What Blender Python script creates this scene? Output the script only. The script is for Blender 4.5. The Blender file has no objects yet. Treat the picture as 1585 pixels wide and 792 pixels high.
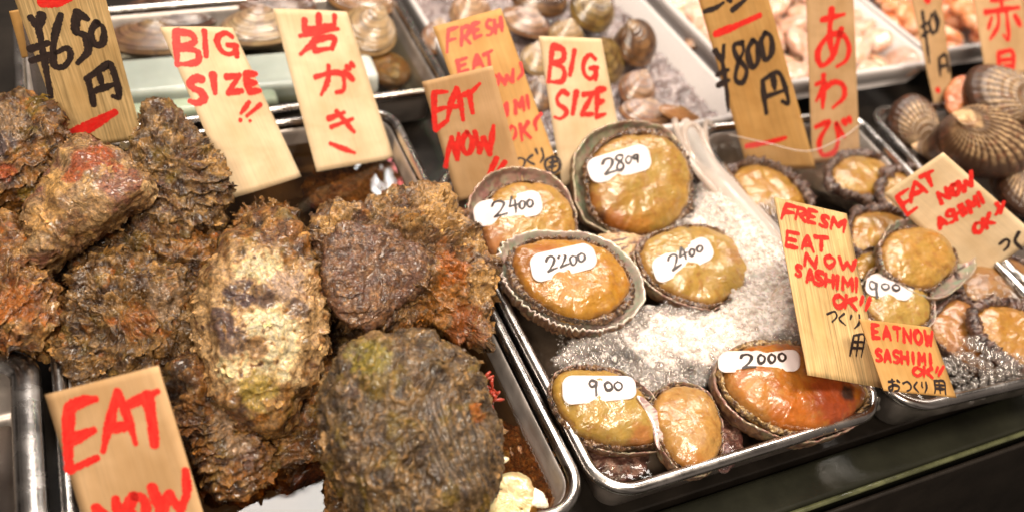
import bpy, math, random
import numpy as np
from mathutils import Vector, Matrix
from mathutils.bvhtree import BVHTree

random.seed(7)
SC = bpy.context.scene
COL = SC.collection

# ------------------------------------------------------------------ camera
F_PX, CX, CY = 1401.0, 792.5, 396.0          # focal length and centre of the photograph
_X = np.array([3661, 726, -F_PX]); _X /= np.linalg.norm(_X)
_Y = np.array([-832, 1490, -F_PX]); _Y -= _X*(_X@_Y); _Y /= np.linalg.norm(_Y)
RW = np.array([_X, _Y, np.cross(_X, _Y)])     # camera -> world rotation
CAM = np.array([0, 0, 0.52])                  # tray rims lie at z = 0
cd = bpy.data.cameras.new('camera'); cam = bpy.data.objects.new('camera', cd); COL.objects.link(cam)
M4 = Matrix([list(RW[i]) + [CAM[i]] for i in range(3)] + [[0, 0, 0, 1]])
cam.matrix_world = M4
cd.sensor_width = 36; cd.lens = 36*F_PX/1585
cd.clip_start = 0.01; cd.clip_end = 50
cd.dof.use_dof = True; cd.dof.focus_distance = 0.655; cd.dof.aperture_fstop = 3.6
SC.camera = cam

# ------------------------------------------------------------------ world, lamps, exposure
w = bpy.data.worlds.new('World'); SC.world = w; w.use_nodes = True
nt = w.node_tree; bg = nt.nodes['Background']
tc = nt.nodes.new('ShaderNodeTexCoord'); no = nt.nodes.new('ShaderNodeTexNoise'); no.inputs['Scale'].default_value = 2.6
rp = nt.nodes.new('ShaderNodeValToRGB')
rp.color_ramp.elements[0].position = .38; rp.color_ramp.elements[0].color = (.03, .022, .017, 1)
rp.color_ramp.elements[1].position = .66; rp.color_ramp.elements[1].color = (.85, .72, .62, 1)
nt.links.new(tc.outputs['Generated'], no.inputs['Vector']); nt.links.new(no.outputs['Fac'], rp.inputs['Fac'])
nt.links.new(rp.outputs['Color'], bg.inputs['Color']); bg.inputs['Strength'].default_value = 0.32

def area(name, loc, target, sx, sy, power, color):
    l = bpy.data.lights.new(name, 'AREA'); l.shape = 'RECTANGLE'; l.size = sx; l.size_y = sy
    l.energy = power; l.color = color
    o = bpy.data.objects.new(name, l); COL.objects.link(o); o.location = loc
    d = Vector(target) - Vector(loc); o.rotation_euler = d.to_track_quat('-Z', 'Y').to_euler()
    return o
area('ceiling_panel_lamp', (0.13, 1.14, 1.6), (0.13, 1.1, 0), .50, 0.34, 14, (1, .92, .84))
area('ceiling_panel_lamp', (1.32, 1.22, 1.6), (1.2, 1.1, 0), .50, 0.34, 13, (1, .94, .88))
area('ceiling_spot_lamp', (0.78, 1.08, 1.6), (0.6, .8, 0), .09, 0.09, 2.2, (1, .84, .55))
area('front_lamp', (0.42, 0.02, 1.65), (0.35, .5, 0), 0.55, 0.3, 28, (1, .87, .72))
area('side_lamp', (1.5, 0.9, 1.5), (0.45, .5, 0), 0.35, 0.35, 7, (1, .88, .76))
area('left_fill_light', (-0.35, -0.45, 1.15), (0.25, .65, 0.05), 0.35, 0.25, 13, (1, .87, .71))  # added fill light low behind the camera, brightens the upright sign sheets
bc = (0.88, 2.50, 1.6)
for k, c in enumerate([(1, .95, .85), (1, .15, .12), (1, .9, .8), (.3, 1, .3), (1, .95, .9), (1, .2, .2), (1, .85, .6), (.4, 1, .5), (1, 1, .95), (1, .3, .3)]):
    l = bpy.data.lights.new('bulb', 'POINT'); l.energy = .6; l.color = c; l.shadow_soft_size = .02
    o = bpy.data.objects.new('bulb', l); COL.objects.link(o)
    o.location = (bc[0] + (k % 4 - 1.5)*.06 + .02*(k//4), bc[1] + (k//4 - 1)*.08, bc[2] + .02*(k % 3))
SC.view_settings.view_transform = 'Standard'; SC.view_settings.look = 'None'
SC.view_settings.exposure = 0.22; SC.view_settings.gamma = 1
SC.cycles.max_bounces = 10; SC.cycles.transparent_max_bounces = 16; SC.cycles.caustics_reflective = False
SC.cycles.caustics_refractive = False
SC.cycles.use_denoising = True

# ------------------------------------------------------------------ geometry helpers
def ray(px, py):
    return RW @ np.array([px-CX, CY-py, -F_PX])/F_PX
def P(px, py, z=0.0):
    d = ray(px, py); return CAM + d*((z-CAM[2])/d[2])
def on_plane(px, py, p0, n):
    d = ray(px, py); return CAM + d*(((p0-CAM)@n)/(d@n))
def unit(v):
    v = np.asarray(v, float); return v/np.linalg.norm(v)
def basis(n, hint=(1, 0, 0)):
    n = unit(n); u = unit(np.asarray(hint, float) - n*(np.asarray(hint, float)@n)); return u, np.cross(n, u), n

_rs = np.random.RandomState(3)
_PERM = _rs.permutation(512).astype(np.int64)
_GR = _rs.normal(size=(512, 3)); _GR /= np.linalg.norm(_GR, axis=1)[:, None]
def noise(p, seed=0):
    p = np.asarray(p, float) + seed*17.31
    i = np.floor(p).astype(np.int64); f = p - i
    u = f*f*f*(f*(f*6-15)+10)
    out = 0
    for dx in (0, 1):
        wx = u[:, 0] if dx else 1-u[:, 0]
        for dy in (0, 1):
            wy = u[:, 1] if dy else 1-u[:, 1]
            for dz in (0, 1):
                wz = u[:, 2] if dz else 1-u[:, 2]
                h = _PERM[(_PERM[(_PERM[(i[:, 0]+dx) & 511] + i[:, 1]+dy) & 511] + i[:, 2]+dz) & 511]
                g = _GR[h]
                out = out + wx*wy*wz*(g[:, 0]*(f[:, 0]-dx)+g[:, 1]*(f[:, 1]-dy)+g[:, 2]*(f[:, 2]-dz))
    return out*1.6
def fbm(p, o=4, seed=0, gain=.5):
    s = 0; a = 1; t = 0
    for k in range(o):
        s = s + a*noise(p*(2.03**k), seed+k*3); t += a; a *= gain
    return s/t
def ridged(p, o=3, seed=0):
    s = 0; a = 1; t = 0
    for k in range(o):
        s = s + a*(1-2*np.abs(noise(p*(2.1**k), seed+k*5))); t += a; a *= .55
    return s/t
def sstep(a, b, x):
    t = np.clip((x-a)/(b-a), 0, 1); return t*t*(3-2*t)
def mix(a, b, t):
    a = np.asarray(a, float); b = np.asarray(b, float); t = np.asarray(t)[:, None]; return a*(1-t)+b*t

def link(o, parent=None):
    COL.objects.link(o)
    if parent is not None: o.parent = parent
    return o
def mesh(name, V, faces, mats, parent=None, colors=None, mi=None, smooth=True, uv=None):
    """faces: list of int arrays, each (m,k)"""
    V = np.asarray(V, np.float64)
    me = bpy.data.meshes.new(name)
    me.vertices.add(len(V)); me.vertices.foreach_set('co', V.astype(np.float32).ravel())
    fs = [np.asarray(f, np.int32) for f in faces if len(f)]
    nl = sum(f.size for f in fs); npol = sum(len(f) for f in fs)
    me.loops.add(nl); me.polygons.add(npol)
    me.loops.foreach_set('vertex_index', np.concatenate([f.ravel() for f in fs]))
    tot = np.concatenate([np.full(len(f), f.shape[1], np.int32) for f in fs])
    st = np.concatenate([[0], np.cumsum(tot)[:-1]]).astype(np.int32)
    me.polygons.foreach_set('loop_start', st)
    try: me.polygons.foreach_set('loop_total', tot)
    except Exception: pass
    if smooth: me.polygons.foreach_set('use_smooth', np.ones(npol, bool))
    if not isinstance(mats, (list, tuple)): mats = [mats]
    for m in mats: me.materials.append(m)
    if mi is not None: me.polygons.foreach_set('material_index', np.asarray(mi, np.int32))
    if colors is not None:
        a = me.color_attributes.new('Col', 'FLOAT_COLOR', 'POINT')
        c = np.ones((len(V), 4), np.float32); c[:, :3] = np.clip(colors, 0, 1); a.data.foreach_set('color', c.ravel())
    if uv is not None:
        lay = me.uv_layers.new(name='UVMap')
        idx = np.concatenate([f.ravel() for f in fs]); lay.data.foreach_set('uv', np.asarray(uv, np.float32)[idx].ravel())
    me.update(calc_edges=True); me.validate()
    o = bpy.data.objects.new(name, me); link(o, parent)
    if parent is not None: o.matrix_parent_inverse = parent.matrix_world.inverted()
    return o
def empty(name, loc, label, cat, group=None):
    o = bpy.data.objects.new(name, None); o.empty_display_size = .01; COL.objects.link(o)
    o.location = [float(x) for x in loc]
    o.matrix_world = Matrix.Translation(o.location)
    o['label'] = label; o['category'] = cat
    if group: o['group'] = group
    return o
def tag(o, label, cat, group=None):
    o['label'] = label; o['category'] = cat
    if group: o['group'] = group
    return o
def gridf(nr, ntt, wrap=True, off=0, flip=False):
    """quads of nr rings x ntt points"""
    r = np.arange(nr-1)[:, None]; t = np.arange(ntt if wrap else ntt-1)[None, :]
    a = r*ntt+t; b = r*ntt+(t+1) % ntt
    q = np.stack([a, b, b+ntt, a+ntt], -1).reshape(-1, 4)+off
    return q[:, ::-1] if flip else q
def grid_normals(G):
    """G (nr,nt,3), wraps in t"""
    dt = np.roll(G, -1, 1)-np.roll(G, 1, 1); dr = np.gradient(G, axis=0)
    n = np.cross(dr, dt); l = np.linalg.norm(n, axis=2, keepdims=True); n = n/np.maximum(l, 1e-12)
    return n
def catmull(pts, step):
    pts = [np.asarray(p, float) for p in pts]
    if len(pts) == 2:
        n = max(2, int(np.linalg.norm(pts[1]-pts[0])/step)+1); return np.array([pts[0]+(pts[1]-pts[0])*t for t in np.linspace(0, 1, n)])
    out = []; Q = [2*pts[0]-pts[1]]+pts+[2*pts[-1]-pts[-2]]
    for i in range(1, len(Q)-2):
        a, b, c, d = Q[i-1], Q[i], Q[i+1], Q[i+2]
        L = np.linalg.norm(c-b)
        if L < 1e-9: continue
        for t in np.linspace(0, 1, max(2, int(L/step)+1), endpoint=False):
            out.append(.5*((2*b)+(c-a)*t+(2*a-5*b+4*c-d)*t*t+(3*b-a-3*c+d)*t**3))
    out.append(pts[-1]); return np.array(out)
def tube(pts, r, seg=10, closed=False):
    pts = np.asarray(pts, float); n = len(pts)
    r = np.broadcast_to(np.asarray(r, float), (n,))
    T = np.gradient(pts, axis=0)
    if closed: T = np.roll(pts, -1, 0)-np.roll(pts, 1, 0)
    T /= np.linalg.norm(T, axis=1)[:, None]
    up = np.array([0, 0, 1.]) if abs(T[0, 2]) < .9 else np.array([1., 0, 0])
    V = []
    for i in range(n):
        up = unit(up-T[i]*(up@T[i])); s = np.cross(T[i], up)
        for k in range(seg):
            a = 2*math.pi*k/seg; V.append(pts[i]+r[i]*(math.cos(a)*up+math.sin(a)*s))
    f = gridf(n, seg)
    if closed:
        k = np.arange(seg); a = (n-1)*seg+k; b = (n-1)*seg+(k+1) % seg
        f = np.vstack([f, np.stack([a, b, (k+1) % seg, k], -1)]); caps = []
    else:
        caps = [np.arange(seg)[None, ::-1], (np.arange(seg)+(n-1)*seg)[None, :]]
    return np.array(V), [f]+caps
def outline_fn(poly2):
    """polar radius function of a star shaped 2D polygon about its centroid"""
    c = poly2.mean(0)
    x, y = poly2[:, 0], poly2[:, 1]; x2, y2 = np.roll(x, -1), np.roll(y, -1)
    cr = x*y2-x2*y; A = cr.sum()/2
    c = np.array([((x+x2)*cr).sum()/(6*A), ((y+y2)*cr).sum()/(6*A)])
    d = catmull([*(poly2-c), poly2[0]-c], 1e-3)
    th = np.arctan2(d[:, 1], d[:, 0]); r = np.hypot(d[:, 0], d[:, 1])
    o = np.argsort(th); th, r = th[o], r[o]
    th = np.concatenate([th-2*math.pi, th, th+2*math.pi]); r = np.concatenate([r, r, r])
    grid = np.linspace(-math.pi, math.pi, 361); rr = np.interp(grid, th, r)
    return c, lambda t: np.interp((np.asarray(t)+math.pi) % (2*math.pi)-math.pi, grid, rr)

# ------------------------------------------------------------------ materials
def new_mat(name):
    m = bpy.data.materials.new(name); m.use_nodes = True; nt = m.node_tree
    return m, nt, nt.nodes['Principled BSDF']
def N(nt, typ, **kw):
    n = nt.nodes.new(typ)
    for k, v in kw.items():
        if k in n.inputs: n.inputs[k].default_value = v
        else: setattr(n, k, v)
    return n
def noise_n(nt, scale, detail=4, rough=.55, dist=0, vec=None):
    n = N(nt, 'ShaderNodeTexNoise'); n.inputs['Scale'].default_value = scale; n.inputs['Detail'].default_value = detail
    n.inputs['Roughness'].default_value = rough; n.inputs['Distortion'].default_value = dist
    if vec is None: 
        t = N(nt, 'ShaderNodeTexCoord'); vec = t.outputs['Object']
    nt.links.new(vec, n.inputs['Vector']); return n
def ramp(nt, src, stops):
    r = N(nt, 'ShaderNodeValToRGB'); e = r.color_ramp.elements
    while len(e) < len(stops): e.new(.5)
    for k, (p, c) in enumerate(stops): e[k].position = p; e[k].color = (*c, 1) if len(c) == 3 else c
    nt.links.new(src, r.inputs['Fac']); return r
def bump(nt, b, src, strength, dist, prev=None):
    n = N(nt, 'ShaderNodeBump'); n.inputs['Strength'].default_value = strength; n.inputs['Distance'].default_value = dist
    nt.links.new(src, n.inputs['Height'])
    if prev is not None: nt.links.new(prev.outputs['Normal'], n.inputs['Normal'])
    if b is not None: nt.links.new(n.outputs['Normal'], b.inputs['Normal'])
    return n
def mixc(nt, a, b, fac, mode='MIX'):
    m = N(nt, 'ShaderNodeMix', data_type='RGBA', blend_type=mode)
    for s, v in ((m.inputs[6], a), (m.inputs[7], b), (m.inputs[0], fac)):
        if hasattr(v, 'links'): nt.links.new(v, s)
        elif isinstance(v, (int, float)): s.default_value = v
        else: s.default_value = (*v, 1)
    return m.outputs[2]

def mat_oyster():
    m, nt, b = new_mat('oyster_shell')
    at = N(nt, 'ShaderNodeAttribute', attribute_name='Col')
    n1 = noise_n(nt, 420, 5, .7, .6); n2 = noise_n(nt, 1300, 3, .6)
    r1 = ramp(nt, n1.outputs['Fac'], [(.30, (.28, .24, .22)), (.5, (.85, .83, .80)), (.68, (2.1, 1.85, 1.5))])
    c = mixc(nt, at.outputs['Color'], r1.outputs['Color'], .85, 'MULTIPLY')
    n3 = noise_n(nt, 800, 2, .5)
    r3 = ramp(nt, n3.outputs['Fac'], [(.69, (0, 0, 0)), (.73, (1, 1, 1))])
    c = mixc(nt, c, (.50, .36, .20), r3.outputs['Color'])
    nt.links.new(c, b.inputs['Base Color'])
    rr = ramp(nt, n1.outputs['Fac'], [(.3, (.16, .16, .16)), (.7, (.5, .5, .5))])
    nt.links.new(rr.outputs['Color'], b.inputs['Roughness'])
    b.inputs['Specular IOR Level'].default_value = .4
    b.inputs['Coat Weight'].default_value = .3; b.inputs['Coat Roughness'].default_value = .07
    p = bump(nt, None, n1.outputs['Fac'], .8, .0013); bump(nt, b, n2.outputs['Fac'], .8, .0006, p)
    return m
def mat_steel(name='stainless_steel', base=(.60, .56, .53), rough=.2, metal=1):
    m, nt, b = new_mat(name)
    b.inputs['Metallic'].default_value = metal
    n1 = noise_n(nt, 40, 5, .6, .4); n2 = noise_n(nt, 600, 3, .6)
    r = ramp(nt, n1.outputs['Fac'], [(.3, tuple(x*.72 for x in base)), (.65, base)])
    nt.links.new(r.outputs['Color'], b.inputs['Base Color'])
    rr = ramp(nt, n1.outputs['Fac'], [(.3, (rough*.8,)*3), (.7, (rough*1.7,)*3)]); nt.links.new(rr.outputs['Color'], b.inputs['Roughness'])
    p = bump(nt, None, n1.outputs['Fac'], .12, .002); bump(nt, b, n2.outputs['Fac'], .06, .0004, p)
    return m
def schlick(nt, f0, nrm=None):
    lw = N(nt, 'ShaderNodeLayerWeight'); lw.inputs['Blend'].default_value = .5
    if nrm is not None: nt.links.new(nrm, lw.inputs['Normal'])
    pw = N(nt, 'ShaderNodeMath', operation='POWER'); nt.links.new(lw.outputs['Facing'], pw.inputs[0]); pw.inputs[1].default_value = 4.5
    ma = N(nt, 'ShaderNodeMath', operation='MULTIPLY_ADD', use_clamp=True); nt.links.new(pw.outputs[0], ma.inputs[0]); ma.inputs[1].default_value = 1-f0; ma.inputs[2].default_value = f0
    return ma
def mat_water(name, tint, ripple=.25, scale=55, rough=.01):
    m, nt, b = new_mat(name); nt.nodes.remove(b)
    out = nt.nodes['Material Output']
    tr = N(nt, 'ShaderNodeBsdfTransparent'); tr.inputs['Color'].default_value = (*tint, 1)
    gl = N(nt, 'ShaderNodeBsdfGlossy'); gl.inputs['Roughness'].default_value = rough
    n1 = noise_n(nt, scale, 2, .5, .5)
    bp = bump(nt, None, n1.outputs['Fac'], ripple, .003); fr = schlick(nt, .03, bp.outputs['Normal'])
    nt.links.new(bp.outputs['Normal'], gl.inputs['Normal'])
    mx = N(nt, 'ShaderNodeMixShader'); nt.links.new(fr.outputs[0], mx.inputs[0]); nt.links.new(tr.outputs[0], mx.inputs[1]); nt.links.new(gl.outputs[0], mx.inputs[2])
    nt.links.new(mx.outputs[0], out.inputs['Surface']); return m
def mat_vc(name, rough=.3, coat=.5, sss=0, fine=(300, .3), bumpd=.0006, bscale=250, bstr=.5, spec=.5, sssc=(.02, .01, .005), coatr=.06):
    """vertex coloured organic surface with procedural mottling"""
    m, nt, b = new_mat(name)
    at = N(nt, 'ShaderNodeAttribute', attribute_name='Col')
    n1 = noise_n(nt, fine[0], 5, .65, .3)
    r1 = ramp(nt, n1.outputs['Fac'], [(.25, (1-fine[1],)*3), (.75, (1+fine[1],)*3)])
    c = mixc(nt, at.outputs['Color'], r1.outputs['Color'], 1.0, 'MULTIPLY'); nt.links.new(c, b.inputs['Base Color'])
    b.inputs['Roughness'].default_value = rough; b.inputs['Coat Weight'].default_value = coat; b.inputs['Coat Roughness'].default_value = coatr
    b.inputs['Specular IOR Level'].default_value = spec
    if sss:
        b.inputs['Subsurface Weight'].default_value = sss; b.inputs['Subsurface Radius'].default_value = (1, .45, .2); b.inputs['Subsurface Scale'].default_value = .006
    n2 = noise_n(nt, bscale, 4, .55); bp = bump(nt, b, n2.outputs['Fac'], bstr, bumpd)
    nt.links.new(bp.outputs['Normal'], b.inputs['Coat Normal'])
    return m
def mat_nacre():
    m, nt, b = new_mat('nacre')
    at = N(nt, 'ShaderNodeAttribute', attribute_name='Col')
    n1 = noise_n(nt, 60, 3, .5, 1.6)
    r = ramp(nt, n1.outputs['Fac'], [(.34, (.42, .24, .20)), (.42, (.20, .34, .18)), (.49, (.56, .48, .38)), (.55, (.50, .22, .25)), (.64, (.24, .36, .30))])
    c = mixc(nt, r.outputs['Color'], at.outputs['Color'], .74); nt.links.new(c, b.inputs['Base Color'])
    b.inputs['Metallic'].default_value = .25; b.inputs['Roughness'].default_value = .24; b.inputs['Coat Weight'].default_value = .35; b.inputs['Coat Roughness'].default_value = .1
    n2 = noise_n(nt, 160, 3, .5); bump(nt, b, n2.outputs['Fac'], .35, .001)
    return m
def mat_wood(name, a, c, streak=.5, lines=900, trans=.25):
    m, nt, b = new_mat(name)
    uv = N(nt, 'ShaderNodeUVMap'); mp = N(nt, 'ShaderNodeMapping'); mp.inputs['Scale'].default_value = (1, .03, 1)
    nt.links.new(uv.outputs['UV'], mp.inputs['Vector'])
    n1 = noise_n(nt, lines, 4, .6, 0, mp.outputs['Vector'])
    mp2 = N(nt, 'ShaderNodeMapping'); mp2.inputs['Scale'].default_value = (1, .16, 1); nt.links.new(uv.outputs['UV'], mp2.inputs['Vector'])
    n2 = noise_n(nt, 45, 4, .6, .4, mp2.outputs['Vector'])
    r1 = ramp(nt, n1.outputs['Fac'], [(.3, tuple(x*(1-streak*.35) for x in a)), (.6, a)])
    r2 = ramp(nt, n2.outputs['Fac'], [(.3, (0, 0, 0)), (.75, (1, 1, 1))])
    col = mixc(nt, r1.outputs['Color'], c, r2.outputs['Color'])
    n3 = noise_n(nt, 130, 2, .5, 0, uv.outputs['UV']); r3 = ramp(nt, n3.outputs['Fac'], [(.755, (0, 0, 0)), (.775, (1, 1, 1))])
    col = mixc(nt, col, (.18, .10, .05), r3.outputs['Color'])
    n4 = noise_n(nt, 22, 3, .6, .3, uv.outputs['UV']); r4 = ramp(nt, n4.outputs['Fac'], [(.35, (.76, .70, .60)), (.6, (1, 1, 1))])
    col = mixc(nt, col, r4.outputs['Color'], .8, 'MULTIPLY')
    nt.links.new(col, b.inputs['Base Color']); b.inputs['Roughness'].default_value = .6
    b.inputs['Specular IOR Level'].default_value = .3
    bump(nt, b, n1.outputs['Fac'], .35, .0003)
    out = nt.nodes['Material Output']; tl = N(nt, 'ShaderNodeBsdfTranslucent'); nt.links.new(col, tl.inputs['Color'])
    mx = N(nt, 'ShaderNodeMixShader'); mx.inputs[0].default_value = trans
    nt.links.new(b.outputs[0], mx.inputs[1]); nt.links.new(tl.outputs[0], mx.inputs[2]); nt.links.new(mx.outputs[0], out.inputs['Surface'])
    return m
def mat_ink(name, c1, c2):
    m, nt, b = new_mat(name)
    uv = N(nt, 'ShaderNodeUVMap'); mp = N(nt, 'ShaderNodeMapping'); mp.inputs['Scale'].default_value = (.06, 1, 1)
    nt.links.new(uv.outputs['UV'], mp.inputs['Vector'])
    n1 = noise_n(nt, 1500, 3, .6, .5, mp.outputs['Vector']); n2 = noise_n(nt, 250, 3, .6)
    a = ramp(nt, n1.outputs['Fac'], [(.3, c1), (.72, c2)]); g = ramp(nt, n2.outputs['Fac'], [(.35, (.82, .82, .82)), (.7, (1.08, 1.08, 1.08))])
    nt.links.new(mixc(nt, a.outputs['Color'], g.outputs['Color'], 1.0, 'MULTIPLY'), b.inputs['Base Color'])
    b.inputs['Roughness'].default_value = .45; return m
def mat_plain(name, c, rough=.5, metal=0, coat=0, nz=(60, .15), bstr=.15, trans=0, sss=0):
    m, nt, b = new_mat(name)
    n1 = noise_n(nt, nz[0], 4, .6)
    r = ramp(nt, n1.outputs['Fac'], [(.3, tuple(x*(1-nz[1]) for x in c)), (.7, tuple(min(1, x*(1+nz[1])) for x in c))])
    nt.links.new(r.outputs['Color'], b.inputs['Base Color']); b.inputs['Roughness'].default_value = rough
    b.inputs['Metallic'].default_value = metal; b.inputs['Coat Weight'].default_value = coat; b.inputs['Transmission Weight'].default_value = trans
    if sss: b.inputs['Subsurface Weight'].default_value = sss; b.inputs['Subsurface Radius'].default_value = (1, .6, .4); b.inputs['Subsurface Scale'].default_value = .006
    n2 = noise_n(nt, nz[0]*4, 3, .6); bump(nt, b, n2.outputs['Fac'], bstr, .001)
    return m
def mat_foam():
    m, nt, b = new_mat('foam')
    t = N(nt, 'ShaderNodeTexCoord')
    v = N(nt, 'ShaderNodeTexVoronoi', feature='F1'); v.inputs['Scale'].default_value = 640; nt.links.new(t.outputs['Object'], v.inputs['Vector'])
    v2 = N(nt, 'ShaderNodeTexVoronoi', feature='F1'); v2.inputs['Scale'].default_value = 300; nt.links.new(t.outputs['Object'], v2.inputs['Vector'])
    n = noise_n(nt, 70, 4, .6); at = N(nt, 'ShaderNodeAttribute', attribute_name='Col')
    b.inputs['Base Color'].default_value = (.76, .68, .63, 1); b.inputs['Roughness'].default_value = .22
    b.inputs['Subsurface Weight'].default_value = .3; b.inputs['Subsurface Scale'].default_value = .004
    p = bump(nt, None, v.outputs['Distance'], .6, .0009); bump(nt, b, v2.outputs['Distance'], .6, .0012, p)
    # cell interiors are see-through where the foam is thin
    r1 = ramp(nt, v.outputs['Distance'], [(.1, (.72, .72, .72)), (.5, (1, 1, 1))])
    r2 = ramp(nt, n.outputs['Fac'], [(.45, (0, 0, 0)), (.7, (1, 1, 1))])
    mm = N(nt, 'ShaderNodeMath', operation='MULTIPLY'); nt.links.new(at.outputs['Fac'], mm.inputs[0]); mm.inputs[1].default_value = 1.5
    ma = N(nt, 'ShaderNodeMath', operation='MULTIPLY'); nt.links.new(r1.outputs['Color'], ma.inputs[0]); nt.links.new(mm.outputs[0], ma.inputs[1])
    mb = N(nt, 'ShaderNodeMath', operation='MULTIPLY_ADD', use_clamp=True); nt.links.new(ma.outputs[0], mb.inputs[0]); mb.inputs[1].default_value = 1.0
    mc = N(nt, 'ShaderNodeMath', operation='MULTIPLY'); nt.links.new(r2.outputs['Color'], mc.inputs[0]); nt.links.new(mm.outputs[0], mc.inputs[1])
    md = N(nt, 'ShaderNodeMath', operation='MULTIPLY'); nt.links.new(mc.outputs[0], md.inputs[0]); md.inputs[1].default_value = .5
    nt.links.new(md.outputs[0], mb.inputs[2]); nt.links.new(mb.outputs[0], b.inputs['Alpha'])
    return m
def mat_clear(name, tint=(.97, .95, .93), ior=1.4, rough=.02, milk=0.0, milkc=(.8, .75, .7)):
    m, nt, b = new_mat(name); nt.nodes.remove(b); out = nt.nodes['Material Output']
    tr = N(nt, 'ShaderNodeBsdfTransparent'); tr.inputs['Color'].default_value = (*tint, 1)
    gl = N(nt, 'ShaderNodeBsdfGlossy'); gl.inputs['Roughness'].default_value = rough
    fr = schlick(nt, ((ior-1)/(ior+1))**2*1.5)
    n1 = noise_n(nt, 60, 3, .5); bp = bump(nt, None, n1.outputs['Fac'], .2, .002); nt.links.new(bp.outputs['Normal'], gl.inputs['Normal'])
    mx = N(nt, 'ShaderNodeMixShader'); nt.links.new(fr.outputs[0], mx.inputs[0]); nt.links.new(tr.outputs[0], mx.inputs[1]); nt.links.new(gl.outputs[0], mx.inputs[2])
    last = mx
    if milk:
        df = N(nt, 'ShaderNodeBsdfDiffuse'); df.inputs['Color'].default_value = (*milkc, 1)
        m2 = N(nt, 'ShaderNodeMixShader'); m2.inputs[0].default_value = milk; nt.links.new(mx.outputs[0], m2.inputs[1]); nt.links.new(df.outputs[0], m2.inputs[2]); last = m2
    nt.links.new(last.outputs[0], out.inputs['Surface']); return m

M = dict(
    oyster=mat_oyster(), steel=mat_steel(), steel_dull=mat_steel('dull_steel', (.50, .44, .40), .36, .72),
    steel_pale=mat_steel('wet_pale_steel', (.46, .39, .35), .40, .35), water_a=mat_water('brown_water', (.50, .37, .22), .22, 15, .01), water_b=mat_water('clear_water', (.86, .80, .72), .45, 70),
    foot=mat_vc('abalone_foot', .42, .85, .05, (160, .22), .0012, 230, .55, coatr=.045),
    mantle=mat_vc('abalone_mantle', .32, .7, 0, (500, .6), .0012, 600, .7),
    shell_out=mat_vc('abalone_shell_back', .5, .35, 0, (350, .5), .001, 400, .8), nacre=mat_nacre(),
    clam=mat_vc('clam_shell', .28, .7, 0, (260, .18), .0004, 350, .4), cockle=mat_vc('ribbed_clam_shell', .4, .3, 0, (400, .3), .0006, 500, .6),
    meat=mat_vc('shellfish_meat', .35, .5, .4, (90, .12), .001, 120, .5),
    pale=mat_wood('pale_wood_sheet', (.93, .74, .49), (.88, .66, .40), .55, 700),
    tan=mat_wood('tan_wood_sheet', (.76, .50, .27), (.68, .42, .20), .4),
    orange=mat_wood('orange_wood_sheet', (.74, .44, .16), (.64, .34, .10), .6, 420),
    striped=mat_wood('striped_wood_sheet', (.90, .65, .32), (.80, .52, .22), 2.3, 560),
    red=mat_ink('red_ink', (.76, .008, .008), (.80, .05, .03)), black=mat_ink('black_ink', (.012, .008, .008), (.05, .03, .025)),
    froth=mat_clear('froth', (.96, .93, .90), 1.6, .08, .55, (.88, .80, .74)), label=mat_plain('price_label_paper', (.72, .63, .62), .5, nz=(200, .03), bstr=.05),
    foam=mat_foam(), bubble=mat_clear('bubble_film', (.97, .95, .94), 1.75, .015, .07, (.85, .78, .72)),
    film=mat_clear('clear_plastic_film', (.98, .97, .95), 1.25, .05, .04), hose=mat_clear('translucent_hose', (.93, .88, .84), 1.6, .06, .38, (.74, .62, .54)),
    styro=mat_plain('white_foam_plastic', (.66, .61, .59), .45, nz=(300, .04), bstr=.2),
    icepack=mat_plain('ice_pack_plastic', (.40, .44, .39), .3, coat=.3, nz=(30, .12), sss=.3),
    counter=mat_plain('dark_counter', (.018, .014, .011), .35, nz=(30, .4)), ledge=mat_plain('dark_green_ledge', (.016, .016, .010), .28, nz=(25, .35)),
    slush=mat_vc('wet_slush', .18, .8, 0, (130, .35), .003, 110, .8), ice=mat_plain('ice', (.75, .72, .72), .08, trans=.85, nz=(100, .05)),
    holder=mat_clear('grey_plastic_holder', (.55, .52, .52), 1.45, .2, .25, (.35, .33, .34)),
    milky=mat_clear('milky_plastic', (.95, .92, .90), 1.5, .08, .42, (.86, .78, .72)), weed=mat_plain('red_weed', (.35, .04, .02), .4, coat=.3), alu=mat_steel('brushed_aluminium', (.66, .60, .54), .3),
)

# ------------------------------------------------------------------ setting
def slab(name, x0, x1, y0, y1, z0, z1, mat, rot=0, piv=None, bev=.002):
    me = bpy.data.meshes.new(name); import bmesh
    bm = bmesh.new(); bmesh.ops.create_cube(bm, size=1)
    for v in bm.verts: v.co = Vector(((x0+x1)/2+v.co.x*(x1-x0), (y0+y1)/2+v.co.y*(y1-y0), (z0+z1)/2+v.co.z*(z1-z0)))
    if bev: bmesh.ops.bevel(bm, geom=bm.edges[:], offset=bev, segments=3, affect='EDGES', profile=.6)
    bm.to_mesh(me); bm.free(); me.materials.append(mat)
    for p in me.polygons: p.use_smooth = True
    o = bpy.data.objects.new(name, me); link(o); return o
o = slab('ground', -2.5, 3.5, -1.5, 4, -1.0, -.95, M['counter']); o['kind'] = 'structure'
o = slab('counter', -.6, 1.7, .262, 1.8, -.13, -.062, M['counter']); o['kind'] = 'structure'
o = slab('counter_ledge', -.6, 1.7, .226, .2585, -.10, -.064, M['ledge'], bev=.004); o['kind'] = 'structure'
pts = [(-.6, .2235, -.0655), (1.7, .2235, -.0655)]
V, f = tube(pts, .0022, 10); o = mesh('ledge_trim', V, f, mat_plain('green_trim', (.09, .095, .045), .25, coat=.5, nz=(60, .5))); o['kind'] = 'structure'
o = slab('counter_front', -.6, 1.7, .216, .220, -.60, -.072, M['counter']); o['kind'] = 'structure'

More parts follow.
